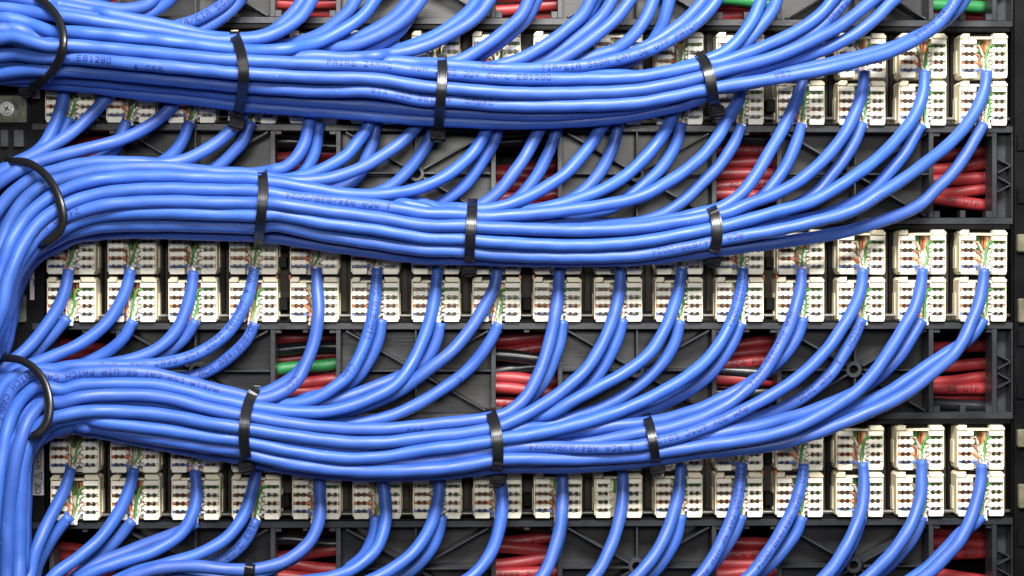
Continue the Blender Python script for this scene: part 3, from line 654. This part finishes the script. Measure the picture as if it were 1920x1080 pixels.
def resolve(k):
    if k in paths: return
    tok = raw[k]; pts = []; layer = 0
    L0 = []
    for i, t_ in enumerate(tok):
        if t_[0] == '>':
            ck = t_[1:]; dy = float(tok[i + 1]); dl = int(tok[i + 2]); resolve(ck)
            cx, cy = pts[-1]
            car = paths[ck]; cl = lay[ck]
            # nearest carrier control after the current one
            d = [math.hypot(p[0] - cx, p[1] - cy) for p in car]
            j = int(np.argmin(d)); acc_ = 0
            for q in range(len(pts) - 1, 0, -1):
                L0[q] = max(L0[q], dl * max(0.0, 1 - acc_ / 140.0))
                acc_ += math.hypot(pts[q][0] - pts[q - 1][0], pts[q][1] - pts[q - 1][1])
                if acc_ > 140: break
            while j < len(car) and (car[j][0] > cx - 55): j += 1
            for q in range(j, len(car)):
                a = car[max(0, q - 1)]; b_ = car[min(len(car) - 1, q + 1)]
                tx, ty = b_[0] - a[0], b_[1] - a[1]; l_ = math.hypot(tx, ty) or 1
                nx, ny = -ty / l_, tx / l_                    # for a leftward run this points up the picture
                if ny > 0 and abs(tx) > abs(ty): nx, ny = -nx, -ny
                pts.append((car[q][0] - nx * dy, car[q][1] - ny * dy)); L0.append(cl[q] + dl)
            break
        x, y = map(float, t_.split(','))
        if k[0] == '2' and y > 640: x -= 60 * min(1, (y - 640) / 150)
        pts.append((float(x), float(y))); L0.append(1.0 if (k == '3_12a' and x < 80) else 1.4 if (k == '3_15a' and x < 110) else 2.2 if (k == '3_16a' and x < 110) else LAYER0.get(k, (.5 if k[-1] != 'a' else .25) if any(q[0] == '>' for q in tok) else 0))
    paths[k] = pts; lay[k] = L0
for k in raw: resolve(k)
R0 = 11.65
keys = list(raw)
PTS = []; off = [0]; LAY = []
STEP = 8.0
for k in keys:
    P = np.array([(x, y, l) for (x, y), l in zip(paths[k], lay[k])])
    Q = catmull(P, STEP)
    s = np.arange(len(Q)) * STEP
    b_ = k.endswith('b')
    rise = 430 if b_ else 330
    H = 108 - 21 * Q[:, 2]
    t = np.clip((s - 12) / rise, 0, 1); t = t * t * (3 - 2 * t)
    h0 = 50 if k[0] == '1' else 13
    h = h0 + (H - h0) * t
    if b_: h -= 10 * np.sin(math.pi * np.clip(s / rise, 0, 1))
    h = np.maximum(h, 13)
    PTS.append(np.column_stack([Q[:, :2], h])); off.append(off[-1] + len(Q)); LAY.append((Q[:, 2], t))
A = np.vstack(PTS); cid = np.concatenate([np.full(len(p), i) for i, p in enumerate(PTS)])
loc = np.concatenate([np.arange(len(p)) for p in PTS])
LAYA = np.concatenate([l[0] for l in LAY]); TT = np.concatenate([l[1] for l in LAY])
# the bundles are round: lower the outer lanes
bd = np.array([int(k[0]) for k in keys])[cid]; ENV = {}
for b_ in (1, 2, 3):
    sel = (bd == b_) & (TT > .97) & (A[:, 0] > 125)
    lo = np.full(130, np.nan); hi = np.full(130, np.nan); bx = (A[:, 0] / 16).astype(int)
    for q in range(8, 118):
        yy = A[sel & (bx == q), 1]
        if len(yy) > 1: lo[q], hi[q] = yy.min(), yy.max()
    ok = ~np.isnan(lo); xx = np.arange(130); lo = np.interp(xx, xx[ok], lo[ok]); hi = np.interp(xx, xx[ok], hi[ok])
    kk = np.ones(7) / 7; lo = np.convolve(np.pad(lo, 3, 'edge'), kk, 'valid'); hi = np.convolve(np.pad(hi, 3, 'edge'), kk, 'valid')
    ENV[b_] = (lo, hi)
    for a, e in zip(off[:-1], off[1:]):
        if bd[a] != b_: continue
        drop = np.zeros(e - a); last = 0
        for q in range(a, e):
            if A[q, 0] > 125:
                m_ = (np.interp(A[q, 0] / 16 - .5, xx, lo) + np.interp(A[q, 0] / 16 - .5, xx, hi)) / 2
                hf = (np.interp(A[q, 0] / 16 - .5, xx, hi) - np.interp(A[q, 0] / 16 - .5, xx, lo)) / 2 + 8
                last = min(1.0, ((A[q, 1] - m_) / hf) ** 2) * min(30, hf * .5)
            drop[q - a] = last
        A[a:e, 2] -= drop * TT[a:e]
isT = np.array([k[0] == '1' for k in keys])[cid]
# settle the cables against each other in space: runs seen on top keep their place on the plan, hidden runs give way
P3 = A.copy(); ref = A.copy()
fixm = (loc < 3) & (~isT)
ends = np.zeros(len(A), bool)
for a, b_ in zip(off[:-1], off[1:]): ends[a] = ends[b_ - 1] = True
inn = np.where(~ends)[0]
hid = np.clip(LAYA, 0, 1) * (TT > .5)            # 1 = buried run
joined = TT > .6
def tangents():
    t_ = np.zeros_like(P3)
    for a, b_ in zip(off[:-1], off[1:]): t_[a:b_] = np.gradient(P3[a:b_], axis=0)
    return t_ / (np.linalg.norm(t_, axis=1)[:, None] + 1e-9)
DIA = 2 * R0 * .98
for rnd in range(12):
    kd = kdtree.KDTree(len(P3))
    for i, p in enumerate(P3): kd.insert(p, i)
    kd.balance(); I = []; J = []
    for i, p in enumerate(P3):
        for (_, j, d) in kd.find_range(p, 2 * R0 + 3):
            if j > i and cid[j] != cid[i]: I.append(i); J.append(j)
    I = np.array(I); J = np.array(J); tg = tangents()
    for it in range(25):
        dv = P3[J] - P3[I]
        tm = tg[I] + np.where((tg[I] * tg[J]).sum(1) >= 0, 1, -1)[:, None] * tg[J]; tm /= np.linalg.norm(tm, axis=1)[:, None] + 1e-9
        al = (dv * tm).sum(1); near = np.abs(al) < STEP * .9
        par = np.abs((tg[I] * tg[J]).sum(1))[:, None]
        pv = dv - al[:, None] * tm * par
        # a buried run must lie below a visible one that it touches
        ld = LAYA[J] - LAYA[I]; wrong = joined[I] & joined[J] & (np.abs(ld) > .15) & (np.sign(ld) == np.sign(pv[:, 2])) & (np.abs(pv[:, 0]) + np.abs(pv[:, 1]) < 19)
        pv[wrong, 2] *= -1
        dist = np.linalg.norm(pv, axis=1); 
        eff = np.where(wrong, dist * 0.3, dist)
        v = near & (eff < DIA); pen = np.where(v, DIA - eff, 0)
        u = pv / (dist[:, None] + 1e-6)
        # pairs that both keep their plan position can only part in depth
        wi = .5 + .3 * (hid[I] - hid[J]); 
        mvI = -u * (pen * wi)[:, None]; mvJ = u * (pen * (1 - wi))[:, None]
        acc = np.zeros_like(P3); cnt = np.zeros(len(P3))
        np.add.at(acc, I[v], mvI[v]); np.add.at(acc, J[v], mvJ[v]); np.add.at(cnt, I[v], 1); np.add.at(cnt, J[v], 1)
        mv = acc / np.maximum(cnt, 1)[:, None] * 1.1
        mv[:, :2] *= (0.12 + 0.88 * hid)[:, None]
        P3 += mv
        P3[:, 2] = np.maximum(P3[:, 2], 13.0)
        hs = P3.copy(); hs[inn] = (P3[inn - 1] + P3[inn + 1]) / 2; d_ = 0.30 * (hs - P3); d_[:, :2] *= (hid * .8 + .1)[:, None]
        P3 += d_
        back = ref - P3
        P3[:, :2] += back[:, :2] * (.10 * (1 - hid) + .004)[:, None]
        P3[:, 2] += np.clip(back[:, 2], -2, 2) * .01
        dxy = P3[:, :2] - ref[:, :2]; dl_ = np.linalg.norm(dxy, axis=1); lim = np.where(A[:, 0] > 125, 3 + 9 * hid, 2 + 5 * hid)
        P3[:, :2] = ref[:, :2] + dxy * np.minimum(1, lim / (dl_ + 1e-9))[:, None]
        for b_, (lo, hi) in ENV.items():
            m_ = (bd == b_) & (TT > .9) & (LAYA > .3) & (ref[:, 0] > 125)
            xb = P3[m_, 0] / 16 - .5; P3[m_, 1] = np.clip(P3[m_, 1], np.minimum(ref[m_, 1], np.interp(xb, xx, lo) + 1), np.maximum(ref[m_, 1], np.interp(xb, xx, hi)))
        P3[fixm] = ref[fixm]
A = P3
print('cable points', len(A), 'pairs', len(I), 'h', np.percentile(A[A[:,0]>100, 2],[50,90,99,100]), 'pen', float(pen.mean()), np.percentile(pen[v],[50,90,99]))

WCOL = ['w_wbrown', 'w_brown', 'w_orange', 'w_blue', 'w_green', 'w_wgreen', 'w_worange', 'w_wblue']
wire_cache = {}
def wire_mesh(kind, var, idx):
    key = (kind, var, idx)
    if key in wire_cache: return wire_cache[key]
    rr = random.Random(kind * 97 + var * 13 + idx)
    sd = -1 if idx < 4 else 1; z = SLOTZ[idx % 4]; ze = -28.5 if kind == 0 else -40.5
    sx = (idx - 3.5) * 1.7 + rr.uniform(-1.4, 1.4)
    zz = z - rr.uniform(1, 5) if z > ze + 12 else z + rr.uniform(0, 3)
    mx = sd * rr.uniform(0.5, 9)
    if idx % 4 == 3 and kind == 0:
        pts = [(sx, ze - 8, 12), (sx, ze + .5, 10), (sd * 9, ze + 3, 5), (sd * 13, z, -2), (sd * 17, z, -4.5), (sd * 30, z, -5), (sd * 43.4, z, -5)]
    else:
        pts = [(sx, ze - 8, 12), (sx, ze + 1.5, 9), (mx + rr.uniform(-1, 1), (ze * .55 + zz * .45), 2 + rr.uniform(-2, 2)), (sd * 9.5, zz, -1), (sd * 14, z - .4, -4), (sd * 18, z, -4.5), (sd * 30, z, -5), (sd * 43.4, z, -5)]
    C = np.array(catmull([(x, y_, h_) for x, y_, h_ in pts], 3.2))
    Cw = np.array([L(x, y_, h_) for x, y_, h_ in C])
    me = tube('wire', Cw, np.full(len(Cw), 2.5), WCOL[idx], 6)
    wire_cache[key] = me
    return me

TEXT = [  # cable, near x, near y, string, direction, vshift
 ('1_14a', 618, 121, 'PAIRS 24AWG   AWM 2835 30V 60oC E81280', -1, 2), ('1_16a', 927, 197, '24AWG  4PAIRS CSA TIA', 1, -3),
 ('1_12a', 1016, 129, 'TIA/EIA 568A CAT.5E UTP PATCH', -1, 0), ('1_15a', 128, 109, 'C E81280', -1, 0), ('1_15a', 255, 120, '^ CSA', -1, -7),
 ('1_16a', 1482, 143, 'CSA', 1, -5), ('1_3a', 326, 49, 'TIA/EIA 568A', -1, 0), ('1_16a', 1795, 0, '24AWG 4PAIR', 1, -6), ('1_14b', 1585, 2, '24AWG', 1, 2),
 ('2_12a', 732, 389, '^ ACA A94/838/0024', 1, -1), ('2_16a', 1392, 444, 'ACA A94/838/0024', 1, -2), ('2_14a', 148, 400, '24AWG AWM 2835 30V 60oC E81280', 1, -1),
 ('3_5a', 410, 731, 'A/EIA CSA CAT 5E UTP PATCH CABLE', 1, 0), ('3_4a', 190, 686, 'GHMZ AWM 2835 30V 60oC E81280', -1, 2), ('3_4b', 352, 707, '^ ACA A94/838/0024', -1, 1),
 ('3_6a', 688, 636, 'TIA/EIA 568A', -1, -2), ('3_6a', 662, 690, 'CSA', 1, -4), ('3_5a', 556, 714, 'CSA', 1, -3), ('3_12a', 1392, 515, 'A/838/0024', 1, -2),
 ('3_13a', 1487, 590, 'ACA A94/838/0024', 1, -6), ('3_14b', 1612, 606, 'PATCH   ^  AWM 2835', 1, -3), ('3_14a', 1400, 766, 'AWM 30V 60oC E81280', 1, -3), ('3_14a', 1190, 838, '^ ACA A94/838/0024', 1, -1),
 ('4_12a', 1389, 872, 'EIA 568A CAT.5E UTP PATCH', 1, -1), ('4_13a', 1506, 876, 'CSA  ACA A94/838/0024', 1, -2), ('4_4b', 380, 1063, '30V 60oC E8128', -1, 1), ('3_8b', 858, 710, 'C', 1, 3),
 ('3_4a', 478, 505, 'ACA ^', 1, -2), ('3_7a', 822, 508, 'CSA', 1, 5), ('3_5a', 70, 702, 'PATCH CABLE', 1, 0), ('1_12a', 900, 128, 'CSA', -1, 6), ('3_9a', 760, 801, 'CSA', -1, -8),
]
bundle_name = {'1': 'top', '2': 'second', '3': 'third', '4': 'bottom'}
rowpos = {('2', 'a'): 0, ('2', 'b'): 1, ('3', 'a'): 2, ('3', 'b'): 3, ('4', 'a'): 4, ('4', 'b'): 5}
CW = {}
for i, k in enumerate(keys):
    P = A[off[i]:off[i + 1]]
    C = np.array([WC(*p) for p in P])
    # slight irregular wander so that no two cables are identical
    n = len(C); s = np.arange(n) * STEP
    R = np.full(n, R0)
    c = int(k[2:-1]); ab = k[-1]
    if k[0] != '1':
        R *= 0.84 + 0.16 * np.clip(s / 55, 0, 1)
        rw = rowpos[(k[0], ab)]
        ck = (c - 1) if c <= 8 else 16 - c
        lab = 'blue cable from the %s jack %s in the %s jack row' % (ORD[ck], 'from the left' if c <= 8 else 'from the right', ROWN[rw])
    else:
        lab = 'blue cable entering at the top edge, ' + {'a': 'front', 'b': 'rear', 'c': 'third'}[ab] + ' one of the %s pair %s' % (ORD[(c - 1) if c <= 8 else 16 - c], 'from left' if c <= 8 else 'from right')
    o0 = Vector(C[0])
    t = thing('network_cable', lab, 'cable', o0, 'blue network cables')
    CW[k] = (C, R)
    link('jacket', tube('jacket', C, R, 'blue', 16, 0.021, i), t, -o0)
    for (tk, tx, ty, st, dr, vs) in TEXT:
        if tk == k:
            i0 = int(np.argmin((P[:, 0] - tx) ** 2 + (P[:, 1] - ty) ** 2))
            me = curve_text(C, R, i0, st, dr, vs)
            if me: link('printed_text', me, t, -o0)
    if k[0] != '1':
        j = JACK[(rw, c - 1)]
        var = (c * 7 + rw * 3) % 5
        for idx in range(8):
            wo = link('wire', wire_mesh(rw % 2, var, idx), t, j.location - o0, j.rotation_euler)
# jacks whose cable is not traced still get no wires

# ================================================================== CABLE TIES
def surf_h(x, y):
    d2 = (A[:, 0] - x) ** 2 + (A[:, 1] - y) ** 2
    m_ = d2 < (R0 * 1.05) ** 2
    if not m_.any(): return None
    return float((A[m_, 2] + np.sqrt(np.maximum(0, R0 ** 2 - d2[m_]))).max())
def low_h(x, y):
    d2 = (A[:, 0] - x) ** 2 + (A[:, 1] - y) ** 2
    m_ = d2 < (R0 * 1.1) ** 2
    if not m_.any(): return None
    return float(A[m_, 2].min())
def ribbon(name, C, N_, Wd, wd, th, m, rnd=False):
    """closed strap: C loop points, N_ outward normals, Wd width axis"""
    prof = [(-wd / 2, 0.2), (-wd / 2 + .9, th), (-wd / 2 + 3.2, th), (-wd / 2 + 3.9, th - .7), (wd / 2 - 3.9, th - .7), (wd / 2 - 3.2, th), (wd / 2 - .9, th), (wd / 2, .2), (wd / 2 - .6, -.6), (-wd / 2 + .6, -.6)]
    if rnd: prof = [(-wd / 2 * math.cos(a), th * .45 + th * .62 * math.sin(a)) for a in np.linspace(0, 2 * math.pi, 14, endpoint=False)]
    n = len(C); k = len(prof); V = []; F = []
    for i in range(n):
        for (a, b_) in prof: V.append(C[i] + (Wd[i] * a + N_[i] * b_) * S)
    for i in range(n):
        j = (i + 1) % n
        for q in range(k): r2 = (q + 1) % k; F.append((i * k + q, i * k + r2, j * k + r2, j * k + q))
    me = mesh(name, V, F, m, True); me.set_sharp_from_angle(angle=0.65); return me
TIES = [  # visible arc (top to bottom), strap width, label
 ([(440, 66), (449, 88), (455, 114), (457, 139), (455, 165), (450, 195), (444, 218)], 19, 'black cable tie round the top bundle, leftmost of the three wide ones there', 1),
 ([(829, 110), (830, 130), (829, 155), (827, 180), (825, 205), (822, 240)], 18, 'black cable tie in the middle of the top bundle with its head hanging below', 1),
 ([(1312, 104), (1322, 118), (1330, 140), (1334, 160), (1337, 180), (1340, 197)], 20, 'black tilted cable tie near the right end of the top bundle', 1),
 ([(492, 326), (494, 350), (492, 380), (489, 410), (486, 440), (485, 456)], 18, 'black cable tie on the left part of the second bundle, below the ribbed frame', 0),
 ([(886, 380), (885, 400), (883, 430), (881, 460), (880, 492)], 19, 'black cable tie in the middle of the second bundle', 1),
 ([(1334, 390), (1341, 405), (1345, 430), (1343, 455), (1337, 475)], 20, 'black cable tie near the right end of the second bundle', 1),
 ([(480, 728), (470, 745), (461, 775), (458, 805), (458, 835), (463, 862)], 19, 'black cable tie on the left part of the third bundle, bowed to the left', 1),
 ([(920, 772), (928, 795), (932, 820), (934, 850), (932, 885)], 20, 'black cable tie in the middle of the third bundle', 1),
 ([(1213, 782), (1219, 800), (1224, 825), (1228, 850), (1230, 866)], 17, 'black cable tie right of the middle on the third bundle', 1),
 ([(470, 1056), (468, 1066), (467, 1080), (466, 1100)], 19, 'black cable tie at the bottom edge on the lowest bundle', 0),
 ([(62, -12), (92, 12), (110, 36), (119, 62), (119, 90), (112, 115), (98, 138), (78, 156), (58, 166)], 14, 'long curved black tie around the thick left end of the top bundle', 2),
 ([(18, 302), (52, 305), (84, 326), (104, 354), (116, 385), (120, 412), (114, 432), (98, 449), (78, 462)], 14, 'long curved black tie where the second bundle turns down at the left', 3),
 ([(8, 671), (36, 674), (62, 688), (82, 712), (92, 740), (94, 770), (88, 795), (74, 812), (58, 822)], 14, 'long curved black tie where the third bundle turns down at the left', 3),
]
for (arc, wd, lab, head) in TIES:
    Q = catmull([(x, y, 0) for x, y in arc], 5.0)
    hs = []
    for (x, y, _) in Q:
        v = [surf_h(x + a, y + b_) for a in (-8, 0, 8) for b_ in (-3, 3)]; v = [q for q in v if q is not None]; hs.append(max(v) if v else None)
    arr = np.array([q if q is not None else -1 for q in hs], float); n = len(arr)
    good = np.where(arr > 0)[0]
    mx = arr[good].max() if len(good) else 110
    u = np.linspace(-1, 1, n)
    # ends wrap round the bundle: dome profile, never under the cables
    # convex hull of heights in the middle part
    base = np.where(arr > 0, arr, mx - 40)
    hull = base.copy()
    for i in range(n):
        for j in range(i + 1, n):
            tt = np.arange(i, j + 1); ln_ = base[i] + (base[j] - base[i]) * (tt - i) / (j - i)
            hull[i:j + 1] = np.maximum(hull[i:j + 1], ln_)
    hull = hull + 1.0 + 7 * (1 - u * u)
    for _ in range(8): hull[1:-1] = hull[1:-1] * .5 + (hull[:-2] + hull[2:]) * .25
    hull = np.maximum(hull, base + 1.0)
    edge = np.clip((1 - np.abs(u)) / 0.16, 0, 1)
    hull = hull - (1 - np.sqrt(1 - (1 - edge) ** 2)) * 20
    pts = [(Q[i, 0], Q[i, 1], hull[i]) for i in range(n)]
    # back run
    x1, y1 = Q[-1, :2]; x0, y0 = Q[0, :2]
    lows = [low_h(Q[i, 0], Q[i, 1]) for i in range(n)]; lows = [q for q in lows if q is not None]
    hb = max(4, (min(lows) if lows else 30) - R0 - 3)
    dirx, diry = (x1 - x0), (y1 - y0); l_ = math.hypot(dirx, diry); dirx /= l_; diry /= l_
    e = 6
    h1, h0 = hull[-1], hull[0]
    for q, f_ in ((3, .12), (5, .35), (5, .65)): pts.append((x1 + dirx * q, y1 + diry * q, h1 + (hb - h1) * f_))
    for f_ in (0, .15, .35, .5, .65, .85, 1):
        pts.append((x1 + (x0 - x1) * f_, y1 + (y0 - y1) * f_, hb))
    for q, f_ in ((5, .65), (5, .35), (3, .12)): pts.append((x0 - dirx * q, y0 - diry * q, h0 + (hb - h0) * f_))
    # close smoothly
    P = np.array([WC(*p) for p in pts]); c0 = P.mean(0)
    T = np.roll(P, -1, 0) - np.roll(P, 1, 0); T /= np.linalg.norm(T, axis=1)[:, None]
    # width axis: perpendicular to loop, mostly along the cables
    wa = []
    for i in range(len(P)):
        if i < n:
            tx, ty = Q[min(n - 1, i + 1), :2] - Q[max(0, i - 1), :2]; l2 = math.hypot(tx, ty)
            v = Vector((-(-ty) / l2, 0, tx / l2))
            v = Vector((ty / l2, 0, tx / l2)) if ty > 0 else Vector((-ty / l2, 0, -tx / l2))
        else: v = Vector((diry, 0, dirx))
        wa.append(v)
    Wd = np.array(wa); m0 = len(P); SUB = 4; nP = []; nW = []
    for i in range(m0):
        a0, a1, a2, a3 = P[i - 1], P[i], P[(i + 1) % m0], P[(i + 2) % m0]
        for q in range(SUB):
            t_ = q / SUB
            nP.append(.5 * (2 * a1 + (a2 - a0) * t_ + (2 * a0 - 5 * a1 + 4 * a2 - a3) * t_ ** 2 + (3 * a1 - a0 - 3 * a2 + a3) * t_ ** 3))
            nW.append(Wd[i] * (1 - t_) + Wd[(i + 1) % m0] * t_)
    P = np.array(nP); Wd = np.array(nW); nA = n * SUB
    for _ in range(3): P = P * .5 + (np.roll(P, 1, 0) + np.roll(P, -1, 0)) * .25; Wd = Wd * .5 + (np.roll(Wd, 1, 0) + np.roll(Wd, -1, 0)) * .25
    T = np.roll(P, -1, 0) - np.roll(P, 1, 0); T /= np.linalg.norm(T, axis=1)[:, None]
    Wd -= (Wd * T).sum(1)[:, None] * T; Wd /= np.linalg.norm(Wd, axis=1)[:, None]
    Nn = np.cross(T, Wd); fl = np.sign(((P - c0) * Nn).sum(1)); sgf = 1 if fl[:nA].sum() > 0 else -1; Nn *= sgf
    o0 = Vector(P[nA // 2])
    t = thing('cable_tie', lab, 'cable tie', o0, 'black nylon cable ties')
    link('strap', ribbon('strap', P - np.array(o0), Nn, Wd, wd, 3.0 if head < 2 else 6.5, 'tie', head > 1), t)
    if head in (1, 2):
        ang = math.atan2(-(diry), dirx) + math.pi / 2
        if head == 1:
            tx, ty = Q[-1, :2] - Q[-3, :2]; ang = math.atan2(-ty, tx) + math.pi / 2
            hx, hy, hh = x1 + dirx * 13, y1 + diry * 13, max(h1 - 10, 26)
        else:
            hx, hy, hh = x1 - 8, y1 + 3, max(h1, 30)
        mb = MB().prism(rrect(-14.5, 14.5, -10, 10, 4), -9, 5, 1.8)
        mb.prism(rrect(-10.5, 10.5, -5.2, 6.5, 2), 5, 7.2, 1.2)
        mb.prism([(-8.5, 9), (8.5, 9), (8.5, 17), (-8.5, 17)], -1, 9, 1.5)
        sh_ = surf_h(hx, hy); hh = max(hh, (sh_ or 0) + 7) if head == 1 else hh
        hd = link('tie_head', mb.make('tie_head', 'tiematte'), t, WC(hx, hy, hh) - o0, (math.radians(-12), -ang, 0))
        tl = MB().prism(rrect(-7, 7, -14, -9, 1.5), -5, -1, .6)
        link('tail_stub', tl.make('tail_stub', 'tiematte'), t, WC(hx, hy, hh) - o0, (math.radians(-12), -ang, 0))
    if head >= 2:
        # zip teeth along the inner edge of the lower half
        V = []; F = []
        for i in range(nA // 2 + 8, nA - 8, 3):
            for q in range(1):
                c = P[i] - np.array(o0) + (Nn[i] * 3.4 - Wd[i] * 6.2) * S
                a = T[i] * 1.2 * S; b_ = Wd[i] * 2.3 * S; cc = Nn[i] * 1.6 * S; b0 = len(V)
                for sx in (-1, 1):
                    for sy in (-1, 1):
                        for sz in (-1, 1): V.append(c + a * sx + b_ * sy + cc * sz)
                for f_ in ((0, 1, 3, 2), (4, 6, 7, 5), (0, 4, 5, 1), (2, 3, 7, 6), (0, 2, 6, 4), (1, 5, 7, 3)): F.append(tuple(b0 + q_ for q_ in f_))
        link('zip_teeth', mesh('zip_teeth', V, F, 'tie'), t)

# ================================================================== RED, GREEN AND BLACK CABLES BEHIND THE WINDOWS
# y offset from the rib line at each of the five windows, plus depth
WX = [160, 573, 988, 1400, 1806]
BK = [
 [('red', (-30, 46, 44, 20, 10), -95, 'upper red'), ('red', (20, 60, 66, 60, 40), -100, 'middle red'), ('red', (60, 74, 80, 78, 76), -118, 'lower red'), ('green', (110, 108, 110, 52, 58), -80, 'green'), ('red', (30, 40, 30, 20, 20), -125, 'rear red')],
 [('red', (-30, -30, -8, -42, -38), -118, 'topmost red'), ('red', (-50, -12, 6, -20, -14), -96, 'second red'), ('red', (-10, 14, 24, 2, 10), -90, 'third red'), ('red', (30, 36, 44, 22, 34), -92, 'fourth red'), ('red', (50, 60, 62, 42, 54), -84, 'lowest red'), ('blackcable', (40, -52, -60, -64, -66), -100, 'black'), ('green', (90, 20, 94, -95, -95), -112, 'green')],
 [('red', (-46, -62, -62, -50, -44), -112, 'topmost red'), ('red', (-30, -26, -40, -33, -10), -104, 'second red'), ('red', (-10, 22, 16, -14, 18), -90, 'third red'), ('red', (20, 38, 36, 18, 34), -86, 'lowest red'), ('blackcable', (10, -42, -24, 4, 66), -80, 'upper black'), ('blackcable', (40, 60, -4, 42, 74), -94, 'lower black'), ('green', (88, -8, -88, -92, -92), -78, 'green'), ('red', (50, 6, 58, 30, 50), -112, 'rear red')],
 [('red', (-40, -74, -56, -48, -66), -116, 'topmost red'), ('red', (-28, -32, -38, -28, -44), -92, 'second red'), ('red', (0, -8, -16, -8, -26), -88, 'third red'), ('red', (30, 14, 6, 8, 20), -82, 'fourth red'), ('blackcable', (60, -54, -84, -92, 66), -90, 'black'), ('green', (80, 78, 72, 28, 70), -98, 'green'), ('red', (60, 42, 34, 40, 44), -92, 'lowest red')],
]
sn = ['behind the frame at the top edge', 'behind the frame above the second bundle', 'behind the frame above the third bundle', 'behind the frame at the bottom edge']
cn = {'red': 'red', 'green': 'green', 'blackcable': 'black'}
for si, (y0, y1, _) in enumerate(STRIPS):
    ry = y0 + (y1 - y0) * .49
    for ci, (cm, ys, hd, nm) in enumerate(BK[si]):
        rr = random.Random(si * 31 + ci)
        pts = [(-60, ry + ys[0], hd)]
        for w_ in range(5):
            sl = rr.uniform(-7, 7)
            pts += [(WX[w_] - 55, ry + ys[w_] - sl, hd + rr.uniform(-5, 5)), (WX[w_] + 55, ry + ys[w_] + sl, hd + rr.uniform(-5, 5))]
            if w_ < 4: pts.append(((WX[w_] + WX[w_ + 1]) / 2, ry + (ys[w_] + ys[w_ + 1]) / 2 + rr.uniform(-6, 6), hd - 4))
        pts.append((1990, ry + ys[4], hd))
        Q = catmull(pts, 12); C = np.array([WC(x, 540 + (y - 540) * (1 + .0104 * (1400 - x) / 1000), h_) for x, y, h_ in Q]); o0 = Vector(C[0]); R = np.full(len(C), 12.2)
        t = thing('patch_cable', '%s patch cable running sideways %s' % (nm, sn[si]), 'cable', o0, 'cables seen through the frame windows')
        link('jacket', tube('jacket', C, R, cm, 12, .014, 300 + si * 9 + ci), t, -o0)
        if cm == 'red':
            for (tx, st, dr) in ((1362, 'ACA A94', -1), (940, '568B.2', -1), (1775, '5E UTP', -1)):
                if (ci + si) % 3 == (0 if tx < 1000 else 1 if tx < 1500 else 2):
                    i0 = int(np.argmin(np.abs(Q[:, 0] - tx)))
                    me = curve_text(C, R, i0, st, 1, 0, m='redink')
                    if me: link('printed_text', me, t, -o0)
# ------------------------------------------------------------------ labels for unlabelled prototypes
for o in SC.objects:
    if o.parent is None and o.type == 'LIGHT': pass
